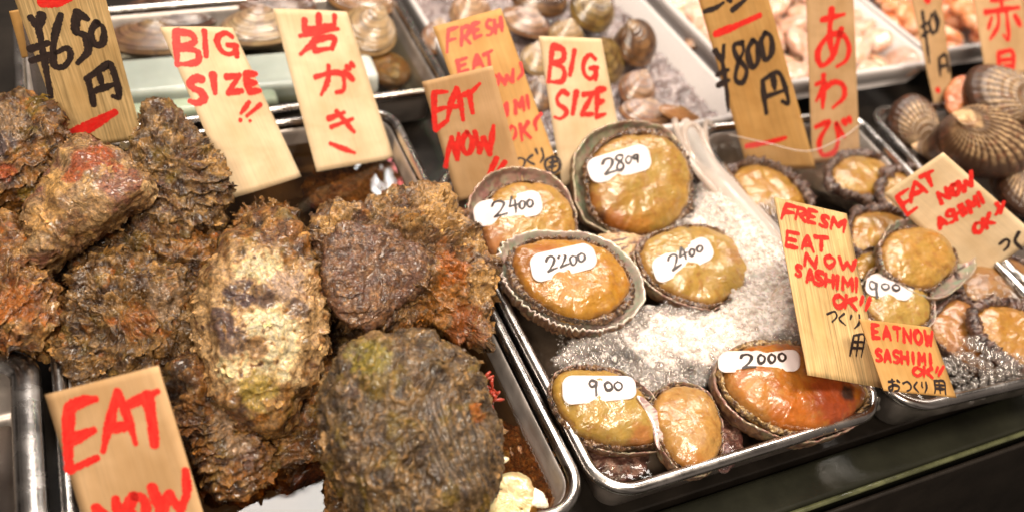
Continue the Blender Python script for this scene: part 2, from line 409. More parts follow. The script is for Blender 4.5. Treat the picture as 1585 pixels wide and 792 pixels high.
# ------------------------------------------------------------------ trays
def rrect(x0, x1, y0, y1, r, seg=14):
    out = []
    for cx, cy, a0 in ((x1-r, y1-r, 0), (x0+r, y1-r, 90), (x0+r, y0+r, 180), (x1-r, y0+r, 270)):
        for k in range(seg+1):
            a = math.radians(a0+90*k/seg); out.append((cx+r*math.cos(a), cy+r*math.sin(a)))
    return np.array(out)
def sweep_rect(x0, x1, y0, y1, R, prof, seg=14):
    V = []
    for d, z in prof:
        L = rrect(x0+d, x1-d, y0+d, y1-d, max(R-d, .004), seg)
        V += [(p[0], p[1], z) for p in L]
    n = 4*(seg+1); return np.array(V), n
def rot_about(V, piv, deg, dz=0):
    a = math.radians(deg); c, s = math.cos(a), math.sin(a); V = np.array(V, float)
    x, y = V[:, 0]-piv[0], V[:, 1]-piv[1]; V[:, 0] = piv[0]+c*x-s*y; V[:, 1] = piv[1]+s*x+c*y; V[:, 2] += dz; return V
RIMP = [(.0035, -.0088), (.0010, -.0072), (0, -.0045), (.0008, -.0018), (.0032, 0), (.0060, .0001), (.0082, -.0015), (.0092, -.0045)]
def tray(label, x0, x1, y0, y1, R=.032, depth=.052, deg=0, dz=0, name='steel_tray', mat=None, rimk=1.0, bmat=None):
    piv = (x0, y0); mat = mat or M['steel']
    e = empty(name, (*rot_about([((x0+x1)/2, (y0+y1)/2, 0)], piv, deg)[0][:2], dz-depth), label, 'tray')
    basin = [(.024, -depth), (.018, -depth+.003), (.0130, -.014), (.0105, -.0092), (.0095, -.0080), (.0104, -.0078), (.0118, -.012), (.0195, -depth+.006), (.0225, -depth+.0025), (.029, -depth+.001)]
    V, n = sweep_rect(x0, x1, y0, y1, R, basin)
    fs = [gridf(len(basin), n, flip=True)]
    fs.append(((len(basin)-1)*n+np.arange(n))[None, :]); fs.append(np.arange(n)[None, ::-1])
    mesh('basin', rot_about(V, piv, deg, dz), fs, bmat or M['steel_dull'], e)
    prof = [(d*rimk, z) for d, z in RIMP]
    V, n = sweep_rect(x0, x1, y0, y1, R, prof)
    mesh('rim', rot_about(V, piv, deg, dz), [gridf(len(RIMP), n, flip=True)], mat, e)
    return e
def water(label, x0, x1, y0, y1, z, mat, deg=0, piv=None, R=.02, amp=.0004):
    L = rrect(x0, x1, y0, y1, R); V = []; K = 24
    c = np.array([(x0+x1)/2, (y0+y1)/2])
    for k in range(1, K+1):
        for p in L: q = c+(p-c)*k/K; V.append((*q, z))
    V = np.array(V); V[:, 2] += amp*fbm(V*45, 2, 9)
    n = len(L); fs = [gridf(K, n), np.arange(n)[None, :]]
    V = rot_about(V, piv or (x0, y0), deg)
    o = mesh('water', V, fs, mat); o['kind'] = 'stuff'; o['label'] = label; o['category'] = 'water'; return o

AX = (-.087, .232); BX = (.2355, .4885)
tray('stainless steel tray piled with big brown rock oysters in brown water', AX[0], AX[1], .247, .712)
water('dark brown water in the oyster tray', AX[0]+.0155, AX[1]-.0155, .247+.0155, .712-.0155, -.023, M['water_a'])
tray('stainless steel tray of large price-labelled abalones and foam in the middle', BX[0], BX[1], .247, .607, bmat=M['steel_pale'])
water('clear bubbly water in the middle abalone tray', BX[0]+.0145, BX[1]-.0145, .247+.0145, .607-.0145, -.016, M['water_b'])
CP = (.4915, .2425); CR = -4
tray('stainless steel tray of smaller abalones at the right front', CP[0], CP[0]+.205, CP[1], CP[1]+.37, deg=CR)
water('clear bubbly water in the right abalone tray', CP[0]+.0145, CP[0]+.205-.0145, CP[1]+.0145, CP[1]+.37-.0145, -.016, M['water_b'], CR, CP)
tray('stainless steel tray holding brown ribbed clams at far right', .700, 1.0, .315, .600, deg=-7, dz=.0)
tray('stainless steel tray with ice packs and round clams at the back left', -.10, .302, .7245, .945)
water('cold water in the back left tray', -.085, .287, .739, .931, -.024, mat_water('grey_green_water', (.80, .80, .70), .3, 40))
tray('empty stainless steel rim of the next tray at far left edge', -.40, -.093, .10, .49, R=.03, rimk=2.1)

def styro_box(name, label, x0, x1, y0, y1, R, depth, wall, mat, dz=0, deg=0, piv=None):
    prof = [(.012, -depth-.004), (.004, -depth*.6), (.0, -.006), (0, -.002), (.002, 0), (wall-.002, 0), (wall, -.002), (wall+depth*.28, -depth*.5), (wall+depth*.5, -depth+.004), (wall+depth*.7, -depth)]
    V, n = sweep_rect(x0, x1, y0, y1, R, prof)
    o = mesh(name, rot_about(V, piv or (x0, y0), deg, dz), [gridf(len(prof), n, flip=True), ((len(prof)-1)*n+np.arange(n))[None, :], np.arange(n)[None, ::-1]], mat)
    return tag(o, label, 'tray')
styro_box('foam_box', 'white foam box of mottled clams on grey ice behind the abalones', .312, .598, .612, .98, .012, .050, .006, M['styro'])
styro_box('foam_tray', 'white foam tray full of pale peach scallop meat', .608, .872, .640, .93, .02, .03, .007, M['styro'], .012)
styro_box('foam_tray', 'white foam tray of orange shellfish meat at top right', .885, 1.30, .665, .98, .02, .03, .007, M['styro'], .008)

# ------------------------------------------------------------------ oysters
UM = (.050, .024, .010); OC = (.34, .165, .045); CR_ = (.66, .46, .23); VI = (.13, .070, .055); GR = (.22, .17, .035); OR_ = (.42, .16, .04); RD = (.36, .10, .04); GY = (.36, .28, .22)
def lump_surface(outl, z, nrm, up, dn, umbo, seed, nr, ntt, terr, lump, crunch, sq=.75, edge=.05, smooth=(), rings=(), lamk=0):
    cpx = np.mean(np.array(outl, float), 0)
    p0 = P(cpx[0], cpx[1], z); u, v, n = basis(nrm)
    pl = np.array([[(q-p0)@u, (q-p0)@v] for q in (on_plane(a, b, p0, n) for a, b in outl)])
    c, R = outline_fn(pl); p0 = p0+u*c[0]+v*c[1]
    th = np.linspace(0, 2*math.pi, ntt, endpoint=False)[None, :]
    ph = np.linspace(0.02, math.pi-.02, nr)[:, None]
    Rt = R(th[0])[None, :]
    en = fbm(np.stack([np.cos(th[0])*3, np.sin(th[0])*3, np.zeros(ntt)], 1), 4, seed)[None, :]
    Rt = Rt*(1+edge*en)
    rho = np.sin(ph)**sq; hh = np.cos(ph); hh = np.where(hh > 0, up*np.abs(hh)**.85, -dn*np.abs(hh)**.8)
    X = rho*Rt*np.cos(th); Y = rho*Rt*np.sin(th); Hh = hh+0*th
    Rm = Rt.mean()
    ub = np.array([math.cos(math.radians(umbo)), math.sin(math.radians(umbo))])*Rm*.62
    Lp = np.stack([X, Y, Hh], -1)
    nn = grid_normals(Lp); 
    if (nn[nr//4, :, 2].mean()) < 0: nn = -nn
    flat = Lp.reshape(-1, 3)/.01; nf = nn.reshape(-1, 3)
    warp = fbm(flat*.45, 3, seed+2)[:, None]
    g = np.hypot(flat[:, 0]*.01-ub[0], flat[:, 1]*.01-ub[1])/(Rm*1.5)+.10*warp[:, 0]+.05*noise(flat*1.3, seed+8)
    s1 = (g*terr[0]) % 1; s2 = (g*terr[0]*3.7+.3*noise(flat*2.2, seed+4)) % 1
    am = .45+.55*sstep(-.25, .3, noise(flat*.5, seed+6))
    d = terr[1]*am*(s1**3.0-.25)+terr[2]*.5*(s2**1.8-.4)*sstep(-.2, .2, noise(flat*.8, seed+7))
    calm = np.ones(len(flat)); rmask = np.zeros(len(flat)); topm = np.arange(len(flat)) < len(flat)*.55
    for lst, kind in ((smooth, 0), (rings, 1)):
        for (px, py, rx, ry, rot) in lst:
            q = on_plane(px, py, p0+n*up*.7, n)-p0; dx_, dy_ = flat[:, 0]*.01-q@u, flat[:, 1]*.01-q@v; a_ = math.radians(rot)
            ex, ey = dx_*math.cos(a_)+dy_*math.sin(a_), -dx_*math.sin(a_)+dy_*math.cos(a_)
            t = sstep(1.2, .8, np.hypot(ex/(rx*.00055), ey/(ry*.00055))+.25*fbm(flat*.9, 3, seed+51))*topm
            if kind: rmask = np.maximum(rmask, t); rdist = np.hypot(ex/(rx*.00055)-1.1, ey/(ry*.00055)*.7+.3)
            else: calm = np.minimum(calm, 1-.82*t)
    angu = np.arctan2(flat[:, 1]*.01-ub[1], flat[:, 0]*.01-ub[0]); gl_ = g*Rm*100
    lamc = np.stack([gl_*3.2+1.1*warp[:, 0], np.cos(angu)*2.6, np.sin(angu)*2.6], 1)
    lam = ridged(lamc, 2, seed+61)+.5*noise(lamc*np.array([2.7, 2, 2]), seed+63); lam2 = noise(np.stack([gl_*1.5+warp[:, 0], np.cos(angu)*2, np.sin(angu)*2], 1), seed+65)
    d = d+lamk*(.0006*lam+.0024*sstep(-.05, .12, lam2))*(1-rmask)
    d = d*calm; crunch = crunch*calm*(1-.6*rmask); ringv = np.sin(rdist*30+2.2*noise(flat*.45, seed+52)+.8*noise(flat*1.6, seed+53)) if rings else np.zeros(len(flat)); d = d*(1-rmask)+rmask*.0006*ringv
    d = d+lump*fbm(flat*.42, 3, seed+11)*1.6+crunch*.36*(.45*ridged(flat*1.1+warp*.8, 3, seed+13)+.7*noise(flat*4.3, seed+15)+.45*noise(flat*8.5, seed+16))
    out = np.stack([X.ravel(), Y.ravel(), np.zeros(X.size)], -1); ol = np.linalg.norm(out, axis=1)[:, None]
    dirn = nf+.30*out/np.maximum(ol, 1e-6)*(s1[:, None]**2); dirn /= np.linalg.norm(dirn, axis=1)[:, None]
    Q = Lp.reshape(-1, 3)+dirn*d[:, None]
    W = p0+Q[:, :1]*u+Q[:, 1:2]*v+Q[:, 2:]*n
    f = [gridf(nr, ntt, flip=True), np.arange(ntt)[None, :], ((nr-1)*ntt+np.arange(ntt))[None, ::-1]]
    return W, f, dict(lam=lam, lam2=lam2, calm=calm, rmask=rmask, ringv=ringv, flat=flat, g=g, s1=s1, s2=s2, p0=p0, u=u, v=v, n=n, X=X.ravel(), Y=Y.ravel(), Rm=Rm, warp=warp[:, 0])
def flakes(W, nr, ntt, base, k, n, seed, fsize, z0=None):
    """small curled growth plates standing off the shell"""
    rs = np.random.RandomState(seed+900); G = W.reshape(nr, ntt, 3); nn = grid_normals(G)
    if (nn[nr//4].mean(0)@k['n']) < 0: nn = -nn
    nn = nn.reshape(-1, 3); wt = (.12+k['calm']-.18)*(np.arange(len(W)) < len(W)*.62)*np.repeat(np.sin(np.linspace(.05, math.pi, nr)), ntt)*(1-.8*k['rmask']); wt = np.clip(wt, 0, None)
    ix = rs.choice(len(W), n, p=wt/wt.sum()); pz = W[ix]; no_ = nn[ix]
    out = k['u'][None]*k['X'][ix, None]+k['v'][None]*k['Y'][ix, None]; out = out+rs.normal(size=(n, 3))*.35*np.linalg.norm(out, axis=1)[:, None]
    out -= no_*(out*no_).sum(1)[:, None]; out /= np.linalg.norm(out, axis=1)[:, None]; sd = np.cross(no_, out)
    A, B = 5, 8; a = np.linspace(0, 1, A)[None, :, None]; b = np.linspace(-1, 1, B)[None, None, :]
    l = (np.exp(rs.normal(math.log(.0038), .4, n))*fsize)[:, None, None]; w_ = l*rs.uniform(.7, 2.0, n)[:, None, None]; tl = rs.uniform(.0, .30, n)[:, None, None]
    jag = 1+.35*rs.normal(size=(n, 1, B)); la = a*l*(1-.45*b*b)*np.clip(jag, .4, 1.6)
    hh = a**1.4*l*tl+.0006*np.sin(b*rs.uniform(2, 9, n)[:, None, None]+rs.uniform(0, 6, n)[:, None, None])*a-.0006*(1-a)-.0012*b*b*(1-a*.5)
    bb = b*w_*(.55+.45*a)
    V = pz[:, None, None]+out[:, None, None]*(la+0*bb)[..., None]+sd[:, None, None]*(bb+0*la)[..., None]+no_[:, None, None]*(hh+0*la+0*bb)[..., None]
    q = gridf(A, B, wrap=False); F = (q[None]+(np.arange(n)*A*B)[:, None, None]).reshape(-1, 4)
    c = base[ix][:, None, None]*rs.uniform(.55, 1.5, n)[:, None, None, None]; c = c*np.array([1.05, 1, .9])
    c = c*(1+.35*(a**3)[..., None])+0*V
    return V.reshape(-1, 3), F, np.clip(c.reshape(-1, 3), 0, .8)
def oyster(label, outl, z, nrm=(0, -.5, .85), up=.028, dn=.03, umbo=90, seed=1, nr=190, ntt=330, terr=(7, .006, .0016), lump=.007, crunch=.0022, pal=None, patches=(), sq=.75, smooth=(), rings=(), nfl=200, fsize=.6, group='rock oysters piled in the first tray'):
    W, f, k = lump_surface(outl, z, nrm, up, dn, umbo, seed, nr, ntt, terr, lump, crunch, sq, smooth=smooth, rings=rings, lamk=.7)
    fl = k['flat']; pal = pal or dict()
    base = mix(pal.get('a', UM), pal.get('b', OC), sstep(-.35, .45, fbm(fl*.9, 4, seed+20)))
    base = mix(base, pal.get('c', VI), sstep(.0, .35, fbm(fl*.6+3, 3, seed+21))*.75)
    base = mix(base, pal.get('pale', CR_), sstep(.12, .42, fbm(fl*1.1+9, 4, seed+22))*pal.get('pk', .6))
    base = mix(base, GR, sstep(.1, .4, fbm(fl*.7+14, 3, seed+23))*pal.get('gk', .5))
    base = mix(base, OR_, sstep(.22, .45, fbm(fl*.8+19, 3, seed+24))*pal.get('ok', .35))
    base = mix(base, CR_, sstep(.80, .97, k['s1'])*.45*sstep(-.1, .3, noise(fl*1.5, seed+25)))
    base = mix(base, UM, sstep(.55, .8, noise(fl*3.1, seed+26)*.5+.5)*.55)
    rr = np.random.RandomState(seed)
    for (px, py, rad, colr, amt) in patches:
        q = on_plane(px, py, k['p0']+k['n']*up*.6, k['n'])-k['p0']; a, b = q@k['u'], q@k['v']
        dd = np.hypot(k['X']-a, k['Y']-b)/(rad*.00053)+.55*fbm(fl*1.2, 3, seed+31)
        t = sstep(1.15, .75, dd)*sstep(-.45, .1, noise(fl*2.4, seed+33)+.25)*amt*(np.arange(len(fl)) < len(fl)*.6)
        base = mix(base, colr, t)
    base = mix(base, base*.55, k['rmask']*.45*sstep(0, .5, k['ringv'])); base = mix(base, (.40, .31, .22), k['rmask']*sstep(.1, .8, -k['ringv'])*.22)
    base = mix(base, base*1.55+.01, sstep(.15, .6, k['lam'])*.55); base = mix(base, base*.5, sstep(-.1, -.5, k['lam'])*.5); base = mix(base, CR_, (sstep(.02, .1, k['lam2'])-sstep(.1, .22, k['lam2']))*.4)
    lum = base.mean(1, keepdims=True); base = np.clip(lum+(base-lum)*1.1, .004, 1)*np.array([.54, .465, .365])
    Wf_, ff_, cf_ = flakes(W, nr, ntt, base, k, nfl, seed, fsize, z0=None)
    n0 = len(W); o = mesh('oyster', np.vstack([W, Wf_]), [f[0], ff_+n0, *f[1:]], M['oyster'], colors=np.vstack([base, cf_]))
    return tag(o, label, 'oyster', group), k

CW = (1.15, .95, .70); VD = (.11, .075, .09)
oy = oyster
# lower layer first
oy('dark brown oyster at the bottom of the gap left of the tall pale oyster', [(215, 330), (300, 310), (345, 400), (330, 520), (250, 540), (200, 450)], -.005, (0, -.3, .95), .02, .03, 60, 41, 120, 220, pal=dict(pk=.2, ok=.7, c=UM), sq=.8)
oy('rough brown oyster in the middle left, lying behind the EAT NOW sheet', [(120, 420), (200, 395), (285, 425), (300, 500), (285, 570), (200, 610), (110, 600), (98, 520)], .000, (-.1, -.5, .85), .028, .03, 200, 42, 190, 320, terr=(6, .006, .0022), crunch=.0032, pal=dict(pk=.5, ok=.8, c=UM, b=(.30, .19, .08)), patches=[(255, 470, 22, GY, .8), (215, 500, 25, OR_, .5)])
oy('rough brown oyster sloping down beside the right edge of the EAT NOW sheet', [(262, 560), (330, 545), (395, 640), (425, 730), (400, 775), (335, 775), (290, 690)], -.008, (.2, -.5, .85), .02, .03, 110, 43, 150, 260, terr=(9, .004, .0016), crunch=.003, pal=dict(pk=.5, ok=.3), patches=[(340, 660, 15, GY, .9), (365, 690, 14, GY, .9)])
oy('dark brown oyster half under water between the tall oyster and the round dark one', [(410, 600), (500, 560), (545, 640), (520, 720), (440, 745), (390, 690)], -.028, (0, -.2, 1), .016, .02, 90, 44, 120, 220, terr=(8, .003, .001), crunch=.0015, pal=dict(pk=.1, c=(.16, .07, .02), ok=.6))
oy('submerged oyster under the Japanese sheet at the back of the tray', [(482, 262), (560, 258), (640, 275), (655, 320), (580, 345), (490, 325)], -.043, (0, 0, 1), .013, .012, 40, 45, 110, 200, terr=(7, .002, .001), crunch=.0015, nfl=150, pal=dict(a=(.22, .15, .09), b=(.45, .34, .2), c=(.3, .24, .18), pk=.9, ok=.0), sq=.7)
oy('pale brown submerged oyster at the bottom right corner of the tray', [(755, 660), (800, 668), (850, 700), (872, 745), (866, 800), (780, 810), (745, 720)], -.038, (0, 0, 1), .012, .012, 40, 46, 110, 200, terr=(7, .002, .001), crunch=.0015, nfl=120, pal=dict(a=(.26, .14, .08), b=(.50, .32, .20), pk=.6, c=(.40, .22, .14)), patches=[(795, 765, 24, (1.0, .85, .42), 1), (778, 712, 8, (1.0, .9, .6), 1)], sq=.7)
oy('light brown oyster below the round dark oyster at the bottom edge', [(510, 650), (580, 690), (640, 760), (640, 830), (540, 830), (505, 740)], -.012, (0, -.3, .95), .016, .02, 200, 47, 130, 220, terr=(7, .003, .001), lump=.004, crunch=.0014, pal=dict(b=(.45, .29, .15), pk=.6, c=OC))
oy('small dark oyster wedged above the tall pale oyster', [(375, 330), (440, 318), (462, 345), (450, 390), (390, 400), (350, 370)], .004, (0, -.5, .85), .012, .03, 90, 48, 110, 200, pal=dict(pk=.5), crunch=.003)
oy('dark brown oyster behind the tall oyster and the big ruffled one', [(470, 380), (540, 400), (560, 500), (520, 580), (470, 560), (455, 450)], -.010, (0, -.4, .9), .018, .03, 90, 49, 130, 220, pal=dict(pk=.25, c=UM, b=(.2, .12, .05)))
# upper layer
oy('dark round oyster at the top left corner with a small red spot', [(-40, 190), (0, 158), (45, 150), (90, 178), (112, 225), (100, 290), (55, 325), (0, 338), (-50, 300)], .045, (-.1, -.55, .8), .03, .03, 120, 51, 170, 300, terr=(8, .005, .0014), pal=dict(c=(.06, .045, .05), pk=.3, gk=.8, ok=.2), patches=[(18, 272, 13, RD, 1), (20, 200, 26, GY, .9), (8, 235, 20, (.12, .10, .13), .9)])
oy('orange brown oyster at the left edge of the tray', [(-60, 360), (0, 335), (30, 345), (55, 400), (92, 455), (98, 500), (70, 545), (10, 540), (-60, 510)], .025, (-.1, -.5, .85), .024, .03, 150, 52, 170, 300, terr=(6, .006, .0018), crunch=.0028, pal=dict(b=(.42, .25, .11), a=(.14, .06, .025), ok=1.0, pk=.7, c=(.25, .09, .04)), patches=[(30, 470, 25, OR_, .8)])
oy('crusty brown oyster covered in barnacles behind the red-patched one', [(205, 215), (240, 172), (285, 185), (322, 240), (350, 270), (352, 330), (320, 365), (255, 372), (215, 330), (190, 260)], .035, (.1, -.5, .85), .028, .035, 60, 53, 180, 300, terr=(7, .006, .0015), lump=.008, crunch=.0040, pal=dict(b=(.27, .19, .10), pk=.65, gk=.7, ok=.15), patches=[(330, 265, 18, CR_, .5)])
oy('pointed oyster with a bright orange-red patch on its back', [(42, 360), (55, 300), (90, 250), (130, 218), (175, 228), (215, 262), (243, 285), (232, 312), (180, 345), (120, 390), (80, 418), (45, 412)], .055, (-.15, -.6, .8), .030, .02, 0, 54, 210, 360, terr=(5, .0028, .0009), lump=.0045, crunch=.0014, smooth=[(150, 290, 80, 60, 0)], nfl=90, pal=dict(a=(.22, .13, .08), b=(.50, .38, .25), c=(.30, .15, .15), pk=.8, gk=.35, ok=.1), patches=[(92, 290, 24, CR_, .9), (75, 340, 22, CR_, .7), (150, 320, 24, (.50, .38, .24), .8), (190, 285, 26, (.30, .15, .14), .8), (158, 242, 17, RD, .95), (135, 255, 16, RD, .95), (120, 275, 13, RD, .9), (180, 258, 11, RD, .8), (235, 290, 14, (.8, .62, .42), 1)], sq=.85)
oy('brown oyster below the pointed one, its lower shell', [(60, 415), (120, 400), (235, 310), (300, 330), (290, 400), (220, 430), (130, 440), (80, 440)], .004, (-.1, -.5, .85), .02, .03, 200, 55, 150, 260, pal=dict(pk=.2, ok=.7, b=(.26, .16, .07)), crunch=.003)
oy('tall pale oyster with cream and violet mottling standing in the centre', [(352, 360), (390, 335), (440, 345), (480, 390), (502, 450), (500, 540), (478, 610), (440, 662), (390, 668), (345, 640), (318, 570), (305, 490), (318, 410)], .040, (.05, -.6, .8), .034, .035, 95, 56, 240, 400, terr=(4, .006, .0016), lump=.006, crunch=.0030, smooth=[(405, 500, 70, 130, 0)], nfl=160, pal=dict(pk=.5, gk=.6, ok=.3), patches=[(400, 500, 95, (.75, .58, .38), .75), (385, 430, 24, CW, 1), (420, 415, 20, CW, .9), (415, 510, 36, CW, .95), (375, 560, 32, CW, .8), (440, 445, 24, (.52, .44, .44), .9), (372, 455, 20, VD, 1), (345, 500, 20, VD, .95), (362, 530, 18, VD, .9), (405, 465, 15, VD, .9), (455, 480, 14, VD, .8), (430, 560, 28, CW, .85), (400, 605, 24, (.40, .34, .10), .9), (395, 540, 14, (.30, .19, .10), .9)], sq=.85)
ruf, kr = oy('big ruffled oyster with orange stained frills beside the abalone tray', [(482, 335), (520, 315), (560, 318), (600, 300), (650, 298), (700, 318), (735, 355), (755, 420), (762, 490), (745, 530), (700, 520), (650, 500), (600, 505), (545, 500), (505, 470), (490, 420)], .040, (.1, -.5, .85), .022, .022, 250, 57, 260, 460, terr=(4.5, .012, .0030), lump=.009, crunch=.0045, pal=dict(a=(.09, .05, .028), b=(.30, .19, .095), pk=.6, gk=.3, ok=.45), patches=[(690, 480, 42, (.40, .19, .05), .9), (720, 500, 26, (.24, .08, .02), .9), (690, 420, 26, (.45, .16, .03), .8), (680, 330, 34, CR_, .8), (740, 440, 26, CR_, .8), (520, 345, 22, CR_, .8), (590, 430, 18, GY, .7), (740, 380, 20, CR_, .7), (570, 400, 60, (.16, .11, .085), .7)], sq=.7)
Wp, fp_, kp = lump_surface([(502, 372), (540, 348), (600, 352), (650, 380), (672, 415), (650, 455), (610, 478), (575, 512), (540, 505), (512, 470), (495, 425)], .058, (.12, -.5, .85), .009, .010, 200, 157, 120, 300, (6, .0020, .001), .0035, .0020, .7, .12)
fl = kp['flat']; cb = mix((.075, .040, .025), (.20, .115, .060), sstep(-.3, .3, fbm(fl*1.6, 4, 158))); cb = mix(cb, (.42, .30, .19), sstep(.12, .4, fbm(fl*2.2, 4, 159))*.7); cb = mix(cb, (.14, .08, .07), sstep(0, .3, fbm(fl*.7, 3, 160))*.7)
mesh('upper_valve', Wp, fp_, M['oyster'], ruf, colors=cb*np.array([.75, .60, .46]))
big, kb = oy('round dark oyster with fine growth rings in front, lower centre', [(505, 600), (530, 545), (580, 520), (640, 518), (700, 545), (745, 600), (765, 680), (765, 760), (730, 820), (640, 840), (560, 810), (520, 740), (500, 670)], .040, (.05, -.5, .85), .036, .034, -40, 58, 280, 460, terr=(9, .0025, .0008), lump=.0045, crunch=.0024, rings=[(722, 705, 42, 72, 15)], nfl=150, pal=dict(a=(.055, .04, .028), b=(.20, .145, .085), c=(.10, .085, .09), pk=.3, gk=.8, ok=.08, pale=(.42, .33, .2)), patches=[(570, 555, 24, (.30, .28, .06), .8), (735, 640, 12, OR_, .9), (705, 700, 40, (.13, .115, .11), .7)], sq=.8)
# red weed on the round dark oyster
rs = np.random.RandomState(5); VV = []; FF = []; off = 0
for (sx, sy) in ((742, 590), (750, 612), (758, 622), (738, 600), (760, 606)):
    p = P(sx, sy, .035)
    for b in range(4):
        q = [p]; d = unit(rs.normal(size=3)+np.array([.9, 0, .3]))
        for s in range(4): d = unit(d+rs.normal(size=3)*.5); q.append(q[-1]+d*.0028)
        V, f = tube(q, [.0009, .0009, .0011, .0014, .0008], 6); VV.append(V); FF += [x+off for x in f]; off += len(V)
F4 = np.vstack([x for x in FF if x.shape[1] == 4]); F6 = np.vstack([x for x in FF if x.shape[1] == 6])
mesh('red_weed', np.vstack(VV), [F4, F6], M['weed'], big)
V, f = tube([P(538, 300, -.02), P(543, 292, -.018)], .0005, 6)

# ------------------------------------------------------------------ abalones
YE = (.40, .24, .06); OG = (.36, .165, .022); PK = (.42, .25, .11); GN = (.38, .25, .075); DB = (.10, .045, .03); BO = (.33, .10, .02)
ABL = {}
def abalone(key, label, outl, z, nrm=(0, -.25, .95), foot=(.80, 0, 0, .016), depth=.03, pal=(YE, OG), spots=(), seed=1, fringe='thin', shell=True, group='abalones in the middle tray', res=1.0, serr=0.0, footup=.0, mcol=None, nac=1.0, nt_=((.46, .43, .34), (.50, .29, .27), (.26, .42, .29))):
    cpx = np.mean(np.array(outl, float), 0); p0 = P(cpx[0], cpx[1], z); u, v, n = basis(nrm)
    pl = np.array([[(q-p0)@u, (q-p0)@v] for q in (on_plane(a, b, p0, n) for a, b in outl)])
    c, R = outline_fn(pl); p0 = p0+u*c[0]+v*c[1]
    T = lambda A: p0+A[:, 0:1]*u+A[:, 1:2]*v+A[:, 2:3]*n
    e = empty('abalone', p0-n*depth*.8, label, 'abalone', group)
    ntt = int(260*res); th = np.linspace(0, 2*math.pi, ntt, endpoint=False); ct, st = np.cos(th), np.sin(th)
    circ = np.stack([ct*2.2, st*2.2, 0*th], 1); Rt = R(th)*(1+.06*fbm(circ*1.0, 3, seed+60)+.012*noise(circ*6, seed+61)); Rm = Rt.mean()
    rimw = fbm(circ*1.2, 3, seed)*.10; ser = serr*np.sin(th*64+5*noise(circ*1.5, seed+2))*(.5+noise(circ*3, seed+4))*sstep(-.1, .5, np.cos(th-math.radians(215))+.2)
    fs, fx, fy, fh = foot
    # shell bowl
    k1 = int(34*res); rings = []; mi = []
    for t in np.linspace(.04, 1, k1): rings.append((math.sin(t*math.pi/2)**.9, -depth*math.cos(t*math.pi/2)**.8, 0))
    for rr, hh in ((1.004, .0012), (.995, .0022), (.98, .0022), (.965, .0014)): rings.append((rr, hh, 1))
    for t in np.linspace(.98, .25, int(22*res)): rings.append((.955*t**.8, -.0*depth-depth*.62*math.sqrt(max(0, 1-t*t)), 1))
    G = np.zeros((len(rings), ntt, 3)); C0 = []; C1 = []
    for i, (r, h, inn) in enumerate(rings):
        rad = Rt*r*(1+(ser+.02*fbm(circ*4, 2, seed+3))*(r**6))
        G[i, :, 0] = rad*ct; G[i, :, 1] = rad*st; G[i, :, 2] = h+rimw*Rm*.35*(abs(r)**3)
    fl = G.reshape(-1, 3)/.01; inn = np.repeat([q[2] for q in rings], ntt)
    rr_ = np.repeat([q[0] for q in rings], ntt)
    nn = grid_normals(G).reshape(-1, 3)
    if nn[:ntt*5, 2].mean() > 0: nn = -nn
    d = (.0022*fbm(fl*1.4, 4, seed+5)+.0010*np.sin(rr_*70+4*noise(fl*.6, seed+6)))*(1-inn)*sstep(1.0, .9, rr_)
    d = d-inn*.0006*noise(fl*2, seed+8)
    Q = G.reshape(-1, 3)+nn*d[:, None]
    co = mix((.13, .055, .03), (.36, .20, .10), sstep(-.3, .4, fbm(fl*1.3, 4, seed+9))); co = mix(co, (.25, .26, .15), sstep(.1, .4, fbm(fl*.7, 3, seed+10))*.7)
    ci = mix(nt_[0], nt_[1], sstep(-.3, .3, fbm(fl*.8, 2, seed+12))); ci = mix(ci, nt_[2], sstep(.0, .4, fbm(fl*.9+5, 2, seed+13))*.8)
    edgec = sstep(.968, .985, rr_)*inn; ci = mix(ci, (.45, .33, .22), edgec*.8*sstep(-.2, .2, noise(fl*1.5, seed+14)+.15))
    tha = np.tile(th, len(rings)); ci = mix((.20, .095, .055), ci, np.clip(nac+.55*noise(np.stack([np.cos(tha)*1.6, np.sin(tha)*1.6, 0*tha], 1), seed+62), 0, 1))
    if serr: cr_ = sstep(-.2, .6, np.sin(tha*64+5*noise(np.tile(circ, (len(rings), 1))*1.5, seed+2)))*sstep(.93, .99, rr_)*sstep(-.1, .5, np.cos(tha-math.radians(215))+.2); ci = mix(ci, (.78, .72, .64), sstep(.93, .99, rr_)*.6); ci = mix(ci, (.22, .14, .09), cr_*.7)
    colr = mix(co, ci, inn)
    f = gridf(len(rings), ntt, flip=True); mi = (np.arange(len(f))//ntt >= k1-1).astype(int)
    W = T(Q); cap = np.vstack([np.arange(ntt)])
    if shell:
        mesh('shell', W, [f, cap], [M['shell_out'], M['nacre']], e, colors=colr, mi=np.concatenate([mi, [0]]))
    # foot
    nf_ = int(64*res); rg = []
    for t in np.linspace(0.03, 1, nf_): a = t*math.pi/2; rg.append((math.sin(a)**.70, math.cos(a)**.55 if t < 1 else 0.0))
    G = np.zeros((nf_, ntt, 3))
    for i, (r, h) in enumerate(rg):
        en = 1+.07*fbm(circ*1.1, 3, seed+20)
        G[i, :, 0] = fx+Rt*fs*r*ct*en; G[i, :, 1] = fy+Rt*fs*r*st*en
        G[i, :, 2] = footup+fh*.78*h-.006*(1-h)-.0005*math.exp(-((r-.80)/.10)**2)
    fl = G.reshape(-1, 3)/.01; rr_ = np.repeat([q[0] for q in rg], ntt)
    G[..., 2] += (.0026*fbm(fl*.45, 2, seed+21)+.0009*ridged(fl*np.array([.8, 1.5, 1]), 3, seed+22)*sstep(-.2, .3, noise(fl*.5, seed+29))).reshape(nf_, ntt)
    colr = mix(pal[0], pal[1], sstep(-.35, .35, fbm(fl*.55, 3, seed+23))*.8)
